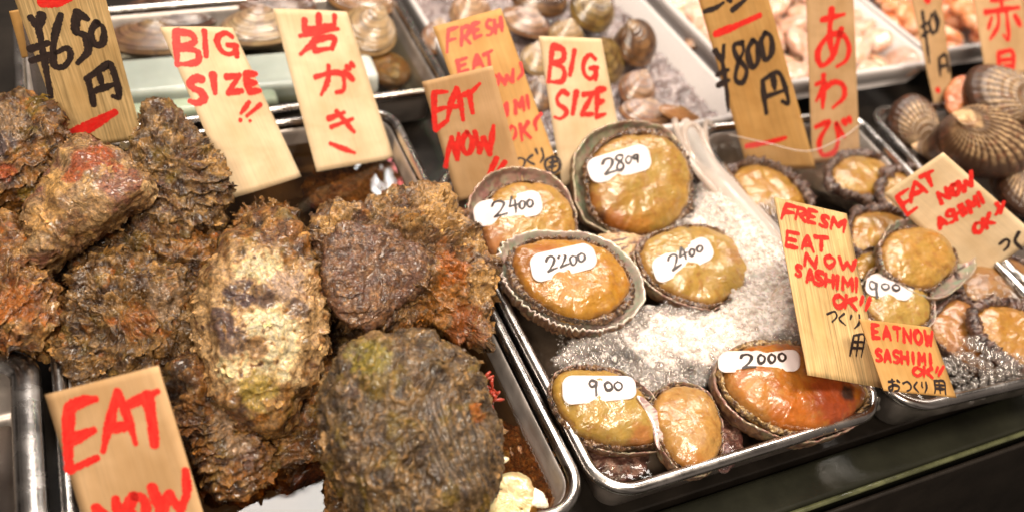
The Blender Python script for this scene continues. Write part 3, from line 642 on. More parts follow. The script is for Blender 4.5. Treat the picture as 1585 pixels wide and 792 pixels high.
    colr = mix(colr, (.46, .28, .10), sstep(.05, .35, fbm(fl*1.3, 3, seed+24))*.4)
    colr = mix(colr, (.30, .13, .04), sstep(.05, .4, fbm(fl*1.7+7, 4, seed+25))*.6)
    colr = mix(colr, (.34, .17, .07), sstep(.90, .985, rr_+.02*noise(fl*1.5, seed+28))*.75)
    for (px, py, rad, cc, amt) in spots:
        q = on_plane(px, py, p0+n*(fh+footup), n)-p0; dd = np.hypot(fl[:, 0]*.01-q@u, fl[:, 1]*.01-q@v)/(rad*.00068)+.5*fbm(fl*1.5, 3, seed+26)
        colr = mix(colr, cc, sstep(1.25, .5, dd)*amt)
    colr = colr*np.array([.86, .80, .52])
    Wf = T(G.reshape(-1, 3)); ff = [gridf(nf_, ntt), np.arange(ntt)[None, ::-1]]
    fo = mesh('foot', Wf, ff, M['foot'], e, colors=colr)
    # mantle fringe
    wide = dict(thin=(.045, .0024), mid=(.062, .0034), wide=(.15, .0055))[fringe]
    npsi = int(26*res); nth2 = int(ntt*1.6); t2 = np.linspace(0, 2*math.pi, nth2, endpoint=False); R2 = R(t2)
    psi = np.linspace(0, 2*math.pi, npsi, endpoint=False)[:, None]
    cr = fs*(1+wide[0]*.55); wv = 1+1.9*fbm(np.stack([np.cos(t2)*2.5, np.sin(t2)*2.5, 0*t2], 1), 3, seed+44)[None]; rad = R2[None]*cr+Rm*fs*wide[0]*.95*wv*np.cos(psi); hh = wide[1]*1.1*np.sin(psi)+.0005+footup*.6
    G = np.stack([fx+rad*np.cos(t2), fy+rad*np.sin(t2), hh+0*rad], -1)
    fl = G.reshape(-1, 3)/.01
    tt_ = np.stack([np.cos(t2)+0*psi, np.sin(t2)+0*psi, .25*psi+0*t2[None]], -1).reshape(-1, 3); ruff = (np.abs(noise(tt_*np.array([Rm*230, Rm*230, 1]), seed+40))+.7*np.abs(noise(tt_*np.array([Rm*520, Rm*520, 2]), seed+45))-.15).reshape(npsi, nth2)
    upk = sstep(-.3, .6, np.sin(psi))
    G[..., 2] += (wide[1]*1.0*(ruff-.35)*upk)+(wide[1]*.35*fbm(fl*2.6, 3, seed+41)).reshape(npsi, nth2)
    G[..., :2] *= (1+(.045*(ruff-.3)*sstep(-.5, .5, np.cos(psi))))[..., None]
    mc = mcol or ((.03, .013, .009), (.15, .07, .032), (.42, .28, .15))
    colr = mix(mc[0], mc[1], sstep(-.3, .3, fbm(fl*2.2, 3, seed+42))); colr = mix(colr, mc[2], sstep(.1, .35, fbm(fl*4.5, 2, seed+43))*.6)
    V = G.reshape(-1, 3); ft = gridf(npsi, nth2)
    k = np.arange(nth2); a = (npsi-1)*nth2; ft = np.vstack([ft, np.stack([a+k, a+(k+1) % nth2, (k+1) % nth2, k], -1)])
    mesh('mantle', T(V), [ft[:, ::-1]], M['mantle'], e, colors=colr)
    ABL[key] = dict(V=Wf, F=ff[0], p0=p0, u=u, v=v, n=n)
    return e
ROSE = (.28, .09, .07)
abalone('b2', 'largest abalone, leaning at the back of the middle tray, labelled 2800', [(884, 270), (890, 235), (912, 207), (950, 190), (990, 187), (1030, 200), (1058, 235), (1068, 285), (1050, 335), (1010, 366), (960, 368), (915, 350), (890, 315)], .015, (.0, -.55, .83), (.86, .006, -.006, .019), .03, (GN, (.36, .19, .045)), [(955, 345, 26, BO, .9), (930, 330, 16, (.08, .03, .02), .9), (1000, 350, 22, (.45, .18, .04), .7), (925, 305, 15, BO, .6)], 101, 'mid', res=1.15, nt_=((.44, .37, .24), (.32, .18, .12), (.28, .42, .22)))
abalone('b1', 'abalone at the back left of the middle tray, labelled 2400 beside the EAT NOW sheet', [(722, 345), (728, 305), (748, 278), (785, 261), (830, 262), (868, 282), (888, 318), (892, 365), (870, 392), (820, 410), (765, 405), (735, 385)], .012, (0, -.45, .88), (.86, .003, -.009, .018), .03, (YE, (.42, .22, .07)), [(760, 365, 26, (.36, .12, .08), .6), (735, 375, 14, ROSE, .8)], 102, 'thin', res=1.1, nt_=((.46, .29, .21), (.36, .17, .13), (.40, .36, .24)))
abalone('b4', 'greenish abalone half under foam, labelled 2400 at a slant', [(978, 395), (995, 368), (1040, 352), (1090, 350), (1140, 370), (1165, 400), (1160, 440), (1130, 470), (1085, 480), (1030, 462), (992, 430)], -.004, (.05, -.25, .95), (.92, .002, .001, .014), .028, (GN, (.38, .24, .07)), [(1140, 390, 14, (.25, .1, .05), .6)], 104, 'thin', nac=.1)
abalone('b3', 'abalone with a crimped pearly rim resting on the tray edge, labelled 2200', [(768, 405), (780, 378), (815, 361), (860, 357), (910, 362), (955, 382), (988, 418), (998, 455), (980, 490), (940, 511), (895, 512), (845, 497), (805, 470), (780, 440)], .010, (.0, -.22, .97), (.79, -.001, .0, .017), .030, ((.42, .21, .022), (.40, .17, .012)), [(815, 395, 26, (.26, .09, .02), .7), (820, 445, 22, (.34, .13, .025), .5), (900, 475, 30, (.46, .23, .04), .7), (850, 385, 18, (.32, .07, .03), .6)], 103, 'mid', res=1.25, nt_=((.68, .60, .48), (.66, .42, .38), (.42, .56, .40)), serr=.040)
abalone('b5', 'small greenish abalone in the front left corner of the middle tray, labelled 900', [(852, 585), (875, 570), (920, 566), (965, 578), (1000, 603), (1028, 640), (1036, 685), (1010, 700), (960, 702), (905, 690), (868, 655), (850, 615)], .000, (-.05, -.30, .95), (.87, -.003, .002, .018), .026, (GN, YE), [(1000, 670, 14, (.4, .15, .06), .8), (880, 590, 16, (.42, .26, .06), .6)], 105, 'mid', nac=.1)
abalone('b6', 'glossy abalone without a label between the 900 and 2000 ones', [(1012, 605), (1050, 592), (1090, 605), (1112, 640), (1120, 690), (1110, 722), (1075, 740), (1040, 720), (1015, 680), (1000, 640)], -.004, (.1, -.15, 1), (.90, 0, 0, .016), .02, (PK, (.44, .23, .08)), [(1085, 720, 22, (.38, .15, .04), .8)], 106, 'thin', nac=.0)
abalone('b7', 'orange abalone at the front right corner of the middle tray, labelled 2000', [(1102, 580), (1118, 548), (1160, 532), (1215, 530), (1270, 545), (1315, 570), (1345, 600), (1352, 625), (1325, 660), (1270, 682), (1210, 680), (1150, 650), (1112, 615)], .002, (0, -.22, .97), (.88, .001, .002, .020), .034, ((.42, .15, .022), (.38, .095, .010)), [(1300, 610, 34, (.30, .05, .015), .95), (1240, 640, 26, (.50, .13, .01), .7), (1320, 600, 10, (.03, .012, .01), 1), (1180, 600, 20, (.50, .24, .06), .6)], 107, 'mid', res=1.25, nac=.15, mcol=((.10, .05, .03), (.42, .26, .10), (.60, .46, .25)))
# small shell fragments with pearly stripes beside 900
GC = 'abalones in the right tray'; PU = ((.022, .010, .010), (.10, .048, .038), (.36, .24, .17))
abalone('c1', 'abalone with a dark frilly edge at the left of the right tray, behind the bubbles', [(1125, 262), (1160, 248), (1205, 258), (1245, 290), (1258, 320), (1230, 345), (1185, 345), (1145, 318), (1122, 290)], -.016, (0, -.15, 1), (.86, 0, 0, .006), .014, (YE, OG), [], 111, 'wide', shell=False, group=GC, res=.8, mcol=PU)
abalone('c2', 'frilly-edged abalone at the back of the right tray below the hiragana sheet', [(1275, 262), (1300, 240), (1345, 237), (1385, 255), (1392, 285), (1370, 312), (1320, 308), (1282, 290)], -.016, (0, -.15, 1), (.84, 0, 0, .006), .014, (YE, OG), [], 112, 'wide', shell=False, group=GC, res=.8, mcol=PU)
abalone('c3', 'abalone half hidden by the tilted EAT NOW SASHIMI OK sheet at the back', [(1355, 290), (1375, 262), (1420, 258), (1455, 280), (1450, 320), (1400, 335), (1362, 320)], -.012, (0, -.15, 1), (.82, 0, 0, .006), .014, (YE, OG), [], 113, 'wide', shell=False, group=GC, res=.7, mcol=PU)
abalone('c4', 'orange abalone beside the upper right edge of the FRESH sheet', [(1305, 355), (1320, 328), (1360, 320), (1405, 335), (1415, 370), (1385, 400), (1335, 400), (1308, 385)], -.010, (0, -.2, 1), (.84, 0, 0, .007), .014, (OG, YE), [], 114, 'wide', shell=False, group=GC, res=.7, mcol=PU)
abalone('c5', 'plump yellow abalone with a pearly shell edge showing on its right', [(1358, 378), (1378, 350), (1420, 338), (1465, 345), (1500, 372), (1510, 410), (1490, 440), (1450, 462), (1405, 450), (1368, 420)], .006, (.1, -.25, .95), (.76, -.013, .000, .014), .022, (YE, (.42, .22, .06)), [], 115, 'thin', group=GC)
abalone('c9', 'yellow abalone peeping out between the FRESH sheet and the one labelled 900', [(1318, 400), (1345, 382), (1372, 395), (1375, 425), (1350, 445), (1322, 432)], -.012, (0, -.15, 1), (.86, 0, 0, .006), .012, (YE, OG), [], 119, 'mid', shell=False, group=GC, res=.6, mcol=PU)
abalone('c6', 'pale round abalone labelled 900 beside the FRESH sheet', [(1332, 440), (1350, 415), (1395, 408), (1432, 430), (1446, 470), (1440, 505), (1400, 520), (1355, 508), (1332, 475)], -.004, (0, -.2, 1), (.88, 0, 0, .010), .018, (GN, (.44, .28, .10)), [], 116, 'thin', group=GC)
abalone('c7', 'big abalone with a dark bubbly fringe at the right edge of the photo', [(1498, 480), (1530, 465), (1585, 475), (1640, 500), (1650, 560), (1600, 580), (1550, 560), (1510, 520)], -.006, (0, -.2, 1), (.86, 0, 0, .009), .016, ((.40, .20, .04), OG), [], 117, 'wide', shell=False, group=GC, mcol=PU)
abalone('c8', 'orange brown abalone lying low behind the small EAT NOW SASHIMI sheet', [(1440, 480), (1480, 455), (1530, 490), (1570, 550), (1565, 585), (1510, 580), (1455, 545), (1430, 510)], -.020, (0, -.1, 1), (.88, 0, 0, .008), .014, ((.38, .17, .05), (.30, .11, .03)), [], 118, 'mid', shell=False, group=GC, mcol=PU)
abalone('c10', 'brownish abalone under the lower corner of the tilted sheet', [(1470, 420), (1520, 395), (1580, 400), (1620, 440), (1600, 475), (1540, 480), (1490, 465)], -.014, (0, -.1, 1), (.88, 0, 0, .009), .014, ((.36, .19, .09), (.30, .13, .05)), [], 120, 'mid', shell=False, group=GC, mcol=PU)
# pearly shell rim sticking out right of the 900 abalone + flesh scrap between the big ones
def scrap(name, label, cat, outl, z, nrm, th, colr, mat, seed, amp=.0015, group=None, parent=None):
    W, f, k = lump_surface(outl, z, nrm, th, th, 0, seed, 60, 150, (9, .0, .0004), amp, amp*.25, .8, .12)
    fl = k['flat']; c = mix(colr[0], colr[1], sstep(-.3, .3, fbm(fl*1.2, 3, seed)))
    if len(colr) > 2: c = mix(c, colr[2], sstep(.0, .3, noise(np.stack([fl[:, 0]*.8, fl[:, 1]*4.5, fl[:, 2]*0], 1), seed+1)))
    o = mesh(name, W, f, mat, parent, colors=c)
    if parent is None: tag(o, label, cat, group)
    return o
scrap('shell_piece', 'striped pearly shell piece poking out right of the abalone labelled 900', 'shell piece', [(985, 612), (1000, 618), (1030, 650), (1038, 688), (1018, 692), (1008, 655)], .004, (.1, -.4, .9), .0015, ((.75, .66, .60), (.75, .55, .50), (.40, .22, .24)), M['nacre'], 131, .001)
scrap('flesh_scrap', 'brown frilly flesh between the two 2400 abalones and the 2800 one', 'shellfish flesh', [(905, 385), (930, 362), (980, 366), (1010, 378), (990, 400), (940, 402)], -.004, (0, -.2, 1), .006, ((.42, .25, .12), (.55, .38, .2), (.12, .05, .03)), M['mantle'], 132, .004)
scrap('flesh_scrap', 'dark frilly scrap under water below the 900 abalone', 'shellfish flesh', [(905, 700), (950, 690), (1000, 700), (990, 735), (940, 748), (908, 730)], -.030, (0, 0, 1), .006, ((.06, .03, .03), (.30, .17, .15), (.12, .05, .05)), M['mantle'], 133, .004)
scrap('flesh_scrap', 'dark purple scrap between the glossy abalone and the orange one', 'shellfish flesh', [(1112, 640), (1140, 650), (1150, 700), (1120, 725), (1108, 690)], -.022, (0, 0, 1), .006, ((.06, .03, .03), (.28, .15, .13), (.12, .05, .05)), M['mantle'], 134, .004)

scrap('shell_piece', 'pale yellow shell lying under water in the front right corner of the oyster tray', 'shell piece', [(762, 742), (790, 730), (822, 744), (832, 790), (805, 820), (760, 806)], -.0235, (.1, -.1, 1), .003, ((.50, .36, .13), (.62, .48, .22)), M['nacre'], 141, .0008)
scrap('shell_piece', 'small cream shell chip beside the round dark oyster', 'shell piece', [(762, 710), (775, 705), (788, 709), (782, 716), (768, 718)], -.0225, (.1, -.1, 1), .001, ((.80, .62, .36), (.86, .72, .5)), M['nacre'], 142, .0004)
# ------------------------------------------------------------------ clams
def clam(name, label, cat, cpx, z, L, W, T, axis_px, nrm, kind, seed, group, pal, parts=True, gape=0.0, res=1.0):
    """L along hinge-to-edge axis, W across, T thickness of one valve; axis_px = pixel direction towards the umbo"""
    p0 = P(*cpx, z); _, _, n = basis(nrm)
    q = on_plane(cpx[0]+axis_px[0]*.5, cpx[1]+axis_px[1]*.5, p0, n)-p0; v = unit(q); u = np.cross(v, n)
    e = empty(name, p0-n*T, label, cat, group)
    nr, ntt = int(70*res), int(300*res)
    th = np.linspace(0, 2*math.pi, ntt, endpoint=False)
    for side in (1, -1):
        ox, oy_ = W/2*np.sign(np.cos(th))*np.abs(np.cos(th))**.92, L/2*np.sin(th)*(1-.08*np.cos(th))
        U = np.array([W*.05, L*(.34 if kind != 'ribs' else .40)]); ang = np.arctan2(oy_-U[1], ox-U[0])
        s = np.concatenate([np.linspace(.02, .9, nr-12), np.linspace(.91, 1, 12)])[:, None]
        X = U[0]*(1-s)+s*ox[None]; Y = U[1]*(1-s)+s*oy_[None]
        h = T*np.clip(1-s**2.3, 0, 1)**.62*(1+.0*s)
        # umbo stands proud and curls over the hinge
        Y = Y+L*.16*np.exp(-(s/.35)**2)
        flp = np.stack([X, Y, h+0*X], -1)
        if kind == 'ribs':
            rib = (np.abs(np.cos(ang*23))**.8)[None]; d = .0012*rib*np.clip(s*1.5, 0, 1)*sstep(1.02, .9, s)
            h = h+d+.0004*np.sin(s*60); colt = rib*np.clip(s*2, 0, 1)
        else:
            rg_ = np.sin(s*70+2.5*np.cos(ang)[None]*.3); h = h+.0004*rg_; colt = .5+.5*rg_
        Lp = np.stack([X, Y, (h+0*X)*side+.0006*side], -1).reshape(-1, 3)
        fl = np.stack([X, Y, (h+0*X)], -1).reshape(-1, 3)/.01; ss = (s+0*X).ravel(); ct_ = (colt+0*X).ravel(); an = (ang[None]+0*X).ravel()
        if kind == 'ribs':
            c = mix(pal[0], pal[1], ct_**2.2*(.55+.45*sstep(-.2, .3, fbm(fl*.9, 3, seed)))*sstep(1.0, .75, ss)); c = mix(c, pal[2], sstep(.30, .20, ss+.06*noise(fl*1.3, seed)))
            c = mix(c, pal[0], sstep(.75, .95, ss+.08*noise(fl*.8, seed+3))*.8); c = mix(c, pal[3], sstep(.15, .35, fbm(fl*1.2+4, 3, seed+5))*.6)
        else:
            c = mix(pal[0], pal[1], sstep(-.25, .25, fbm(np.stack([ss*4+0*an, an*1.2, an*0], 1), 3, seed)+.15*(ct_-.5)))
            c = mix(c, pal[2], sstep(.05, .25, noise(np.stack([ss*3, an*3.5, an*0+seed], 1), seed+4))*pal[4]); c = mix(c, pal[3], sstep(.35, .12, ss)*.7)
            c = c*(.74-.24*(ct_ > .6)-.3*sstep(.35, .0, np.abs(((ss*5+.4*noise(fl*.6, seed+6)) % 1)-.5)))[:, None]*np.array([.92, .76, .55])
        if gape and side == 1:
            a = gape; Yh = L*.42; yy = Lp[:, 1]-Yh; zz = Lp[:, 2]; Lp[:, 1] = Yh+yy*math.cos(a)+zz*math.sin(a); Lp[:, 2] = -yy*math.sin(a)+zz*math.cos(a)
        Wd = p0+Lp[:, :1]*u+Lp[:, 1:2]*v+Lp[:, 2:]*n
        f = gridf(nr, ntt, flip=side < 0)
        mesh('shell_valve', Wd, [f[:, ::-1], np.arange(ntt)[None, ::(1 if side > 0 else -1)]], M['cockle'] if kind == 'ribs' else M['clam'], e, colors=c)
    if gape:
        V = []; 
        W_, f, k = None, None, None
        s = np.linspace(.05, 1, 24)[:, None]; X = .86*(s*ox[None]); Y = .84*(s*oy_[None])-.001; h = T*.55*np.sqrt(np.clip(1-s*s, 0, 1))+T*.28
        Lp = np.stack([X, Y, h+0*X], -1).reshape(-1, 3); fl = Lp/.01; Lp[:, 2] += .0015*fbm(fl*1.5, 3, seed)
        mesh('flesh', p0+Lp[:, :1]*u+Lp[:, 1:2]*v+Lp[:, 2:]*n, [gridf(24, ntt)[:, ::-1], np.arange(ntt)[None]], M['meat'], e, colors=mix((.62, .16, .05), (.70, .28, .12), sstep(-.3, .3, fbm(fl*1.4, 3, seed))))
    return e
CK = ((.050, .020, .010), (.58, .38, .20), (.58, .38, .20), (.16, .055, .025)); g = 'ribbed clams in the far right tray'
clam('ribbed_clam', 'ribbed clam at the left corner of the far right tray, ribs upright', 'clam', (1410, 190), .000, .060, .056, .022, (14, 40), (-.15, -.75, .6), 'ribs', 201, g, CK)
clam('ribbed_clam', 'gaping ribbed clam at the back showing orange flesh on its left side', 'clam', (1545, 152), .022, .085, .074, .028, (60, 30), (-.1, -.5, .85), 'ribs', 202, g, CK, gape=.0)
clam('ribbed_clam', 'large ribbed clam in front with a bald tan beak', 'clam', (1522, 222), .032, .100, .074, .034, (-70, -14), (-.12, -.42, .88), 'ribs', 203, g, CK)
clam('ribbed_clam', 'ribbed clam at the right edge just above the tilted sheet', 'clam', (1590, 295), .000, .06, .07, .018, (-30, -25), (0, -.3, .95), 'ribs', 204, g, CK)
clam('ribbed_clam', 'dark ribbed clam at the right edge between the two big ones', 'clam', (1600, 235), .000, .06, .07, .018, (-30, -25), (.3, -.4, .85), 'ribs', 205, g, CK)
clam('ribbed_clam', 'ribbed clam lying low between the upright one and the big front one', 'clam', (1462, 235), -.020, .05, .06, .016, (-30, 25), (0, -.1, 1), 'ribs', 206, g, CK)
scrap('flesh_tongue', 'orange clam flesh bulging from the gaping ribbed clam', 'shellfish flesh', [(1464, 170), (1464, 140), (1484, 118), (1498, 124), (1494, 155), (1478, 178)], .016, (-.5, -.5, .7), .004, ((.50, .12, .03), (.56, .20, .07)), M['meat'], 207, .002)
OL = ((.30, .21, .07), (.46, .36, .16), (.14, .07, .035), (.55, .42, .26), .6); BR = ((.12, .06, .035), (.34, .20, .10), (.07, .03, .02), (.50, .36, .20), .5)
PB = ((.42, .24, .17), (.55, .36, .25), (.22, .09, .07), (.60, .44, .32), .5); TN = ((.50, .36, .20), (.60, .46, .28), (.36, .24, .12), (.62, .48, .30), .2)
g = 'clams on ice in the white foam box'
clam('clam', 'olive clam with brown blotches at the top of the foam box', 'clam', (916, 18), .012, .056, .056, .016, (8, -40), (.1, -.5, .85), 'rings', 211, g, OL, res=.7)
clam('clam', 'brown ringed clam near the right wall of the foam box', 'clam', (985, 68), .008, .050, .060, .018, (-35, -25), (.1, -.5, .85), 'rings', 212, g, BR, res=.7)
clam('clam', 'flat olive clam standing behind the centre BIG SIZE sheet', 'clam', (938, 95), -.002, .052, .050, .010, (-20, -40), (.15, -.75, .6), 'rings', 213, g, OL, res=.7)
clam('clam', 'pinkish brown clam below the ringed brown one', 'clam', (985, 142), -.008, .042, .042, .014, (5, -40), (.05, -.4, .9), 'rings', 214, g, PB, res=.7)
clam('clam', 'brown clam lying flat just behind the 2800 abalone', 'clam', (1000, 178), -.004, .030, .058, .010, (0, -30), (0, -.3, .95), 'rings', 215, g, PB, res=.7)
clam('clam', 'dark reddish clam at the top edge of the foam box', 'clam', (835, 2), .006, .045, .070, .014, (0, -30), (0, -.4, .9), 'rings', 216, g, BR, res=.6)
clam('clam', 'pink brown clam right of the FRESH EAT NOW sheet', 'clam', (812, 38), .000, .034, .062, .012, (10, -30), (0, -.4, .9), 'rings', 217, g, PB, res=.6)
clam('clam', 'pale pink clam poking up behind the FRESH EAT NOW sheet', 'clam', (728, 22), .008, .040, .050, .014, (-10, -30), (0, -.5, .85), 'rings', 218, g, ((.60, .40, .28), (.68, .50, .38), (.35, .16, .10), (.7, .55, .42), .4), res=.6)
clam('clam', 'small cream clam right behind the top of the centre BIG SIZE sheet', 'clam', (876, 58), .000, .035, .042, .012, (0, -30), (0, -.5, .85), 'rings', 219, g, TN, res=.6)
clam('clam', 'orange brown clam left of the FRESH EAT NOW sheet', 'clam', (682, 62), -.008, .040, .045, .012, (-10, -30), (0, -.4, .9), 'rings', 220, g, PB, res=.6)
clam('clam', 'olive clam half hidden between the two sheets in the foam box', 'clam', (835, 95), -.014, .040, .045, .010, (-10, -30), (0, -.4, .9), 'rings', 221, g, TN, res=.6)
clam('clam', 'dark clam low down between the two sheets in the foam box', 'clam', (840, 150), -.016, .040, .045, .010, (-10, -30), (0, -.4, .9), 'rings', 222, g, BR, res=.6)
clam('clam', 'thin orange brown clam on edge by the front right corner of the foam box', 'clam', (1052, 178), .004, .018, .052, .0035, (-5, -30), (.2, -.35, .9), 'rings', 223, g, ((.50, .26, .12), (.58, .34, .18), (.35, .16, .08), (.6, .4, .2), .2), res=.6)
g = 'big clams in the back left tray'
PV = ((.30, .19, .13), (.42, .30, .20), (.20, .12, .12), (.40, .33, .20), .5)
clam('clam', 'long purplish clam left of the BIG SIZE sheet with two exclamation marks', 'clam', (232, 66), -.022, .040, .092, .014, (5, -30), (0, -.2, 1), 'rings', 231, g, PV, res=.7)
clam('clam', 'dark brown clam behind the long purplish one', 'clam', (262, 26), -.020, .045, .100, .014, (5, -30), (0, -.2, 1), 'rings', 232, g, ((.13, .07, .06), (.24, .15, .12), (.08, .05, .04), (.25, .17, .12), .4), res=.7)
clam('clam', 'cream and purple clam between the two left sheets', 'clam', (402, 48), -.008, .046, .085, .015, (-5, -30), (0, -.25, 1), 'rings', 233, g, ((.55, .43, .30), (.62, .52, .38), (.34, .22, .20), (.45, .3, .26), .5), res=.7)
clam('clam', 'purple brown clam at the very back behind the cream one', 'clam', (420, 4), -.010, .045, .100, .014, (5, -30), (0, -.2, 1), 'rings', 234, g, ((.20, .10, .09), (.30, .18, .15), (.10, .06, .05), (.3, .2, .15), .4), res=.7)
clam('clam', 'round sandy clam right of the Japanese sheet', 'clam', (568, 52), -.012, .066, .066, .014, (20, -30), (0, -.35, .95), 'rings', 235, g, TN, res=.8)
clam('clam', 'brown clam at the back between the sheet and the tray corner', 'clam', (560, 2), -.008, .045, .080, .014, (5, -30), (0, -.3, 1), 'rings', 236, g, ((.42, .24, .13), (.52, .33, .18), (.3, .14, .08), (.5, .36, .2), .3), res=.6)
clam('clam', 'orange brown clam under water beside the white block', 'clam', (600, 108), -.034, .050, .050, .010, (20, 30), (0, -.2, 1), 'rings', 237, g, ((.42, .20, .06), (.52, .32, .14), (.18, .08, .04), (.55, .4, .2), .4), res=.7)

# ------------------------------------------------------------------ ice packs
def block(name, label, cat, cpx, z, sx, sy, sz, yaw, mat, group=None):
    import bmesh
    bm = bmesh.new(); bmesh.ops.create_cube(bm, size=1)
    for q in bm.verts: q.co = Vector((q.co.x*sx, q.co.y*sy, q.co.z*sz))
    bmesh.ops.bevel(bm, geom=bm.edges[:], offset=min(sz, sx, sy)*.28, segments=5, affect='EDGES', profile=.5)
    me = bpy.data.meshes.new(name); bm.to_mesh(me); bm.free(); me.materials.append(mat)
    for p in me.polygons: p.use_smooth = True
    o = bpy.data.objects.new(name, me); link(o); o.location = P(*cpx, z); o.rotation_euler = (0, 0, math.radians(yaw)); return tag(o, label, cat, group)
block('ice_pack', 'pale grey ice pack lying left of the BIG SIZE sheet', 'ice pack', (262, 128), -.022, .150, .062, .026, -2, M['icepack'], 'ice packs in the back left tray')
block('ice_pack', 'pale green ice pack edge in front of the grey one', 'ice pack', (300, 172), -.020, .160, .022, .022, -1, mat_plain('green_ice_pack', (.40, .47, .34), .3, coat=.3, nz=(30, .12), sss=.3), 'ice packs in the back left tray')
block('ice_pack', 'pale ice pack between the BIG SIZE sheet and the Japanese sheet', 'ice pack', (440, 120), -.022, .100, .062, .026, -2, M['icepack'], 'ice packs in the back left tray')
block('ice_pack', 'white corner of an ice pack right of the Japanese sheet', 'ice pack', (556, 118), -.014, .034, .042, .030, -4, mat_plain('white_ice_pack', (.66, .68, .62), .3, coat=.3, nz=(30, .1), sss=.3), 'ice packs in the back left tray')

# ------------------------------------------------------------------ slush and ice in the foam box
xs = np.linspace(.330, .604, 230); ys = np.linspace(.630, .965, 260); XX, YY = np.meshgrid(xs, ys)
p = np.stack([XX.ravel(), YY.ravel(), 0*XX.ravel()], 1); h = -.024+.008*fbm(p*45, 4, 3)+.004*ridged(p*110, 3, 4)
c = mix((.15, .105, .10), (.32, .25, .24), sstep(-.3, .3, fbm(p*90, 4, 5))); c = mix(c, (.08, .05, .045), sstep(.05, .4, fbm(p*30, 3, 6))*.8)
o = mesh('crushed_ice', np.stack([p[:, 0], p[:, 1], h], 1), [gridf(260, 230, wrap=False)], M['slush'], colors=c); o['kind'] = 'stuff'; o['label'] = 'wet grey crushed ice filling the white foam box'; o['category'] = 'crushed ice'

# ------------------------------------------------------------------ scallop meat, orange meat
def meats(reg, z, n, size, pal, name, label, cat, group, seed, keep):
    rs = np.random.RandomState(seed); protos = []
    for k in range(6):
        ntt, nr = 44, 24; th = np.linspace(0, 2*math.pi, ntt, endpoint=False)[None]; ph = np.linspace(.05, math.pi-.05, nr)[:, None]
        a, b, cc = size*rs.uniform(.75, 1.25), size*rs.uniform(.6, 1.0), size*rs.uniform(.35, .55)
        Lp = np.stack([a*np.sin(ph)**.8*np.cos(th), b*np.sin(ph)**.8*np.sin(th), cc*np.cos(ph)+0*th], -1).reshape(-1, 3)
        fl = Lp/size; Lp = Lp*(1+.28*fbm(fl*1.2, 3, seed+k))[:, None]
        c = mix(pal[0], pal[1], sstep(-.3, .3, fbm(fl*1.3, 3, seed+k+9))); c = mix(c, pal[2], sstep(.1, .4, fbm(fl*1.7+5, 3, seed+k+19))*.8)
        protos.append((Lp, [gridf(nr, ntt, flip=True), np.arange(ntt)[None], ((nr-1)*ntt+np.arange(ntt))[None, ::-1]], c))
    x0, x1, y0, y1 = reg; placed = []; tries = 0; base = {}
    while len(placed) < n and tries < 4000:
        tries += 1; q = np.array([rs.uniform(x0, x1), rs.uniform(y0, y1)])
        if all(np.hypot(*(q-o)) > size*1.05 for o in placed): placed.append(q)
    for i, q in enumerate(placed):
        k = i % 6
        if k not in base: o = mesh(name, *protos[k][:2], M['meat'], colors=protos[k][2]); base[k] = o
        else: o = base[k].copy(); COL.objects.link(o)
        o.location = (q[0], q[1], z+rs.uniform(0, size*.5)); o.rotation_euler = (rs.uniform(-.5, .5), rs.uniform(-.5, .5), rs.uniform(0, 6.3))
        tag(o, label, cat, group)
meats((.625, .855, .655, .915), -.002, 60, .021, ((.68, .42, .30), (.70, .50, .40), (.66, .31, .19)), 'scallop_meat', 'pale peach lump of scallop meat heaped in the white foam tray', 'scallop meat', 'scallop meat heaped in the foam tray', 301, None)
meats((.625, .855, .655, .915), -.014, 50, .021, ((.64, .38, .24), (.68, .48, .34), (.64, .30, .15)), 'scallop_meat', 'pale peach lump of scallop meat heaped in the white foam tray', 'scallop meat', 'scallop meat heaped in the foam tray', 302, None)
meats((.905, 1.28, .685, .960), -.004, 90, .019, ((.72, .26, .10), (.78, .42, .22), (.80, .50, .36)), 'orange_meat', 'orange strip of shellfish meat heaped in the tray at top right', 'shellfish meat', 'orange meat heaped in the foam tray', 303, None)
meats((.905, 1.28, .685, .960), -.016, 70, .019, ((.70, .22, .08), (.78, .38, .20), (.75, .42, .30)), 'orange_meat', 'orange strip of shellfish meat heaped in the tray at top right', 'shellfish meat', 'orange meat heaped in the foam tray', 304, None)

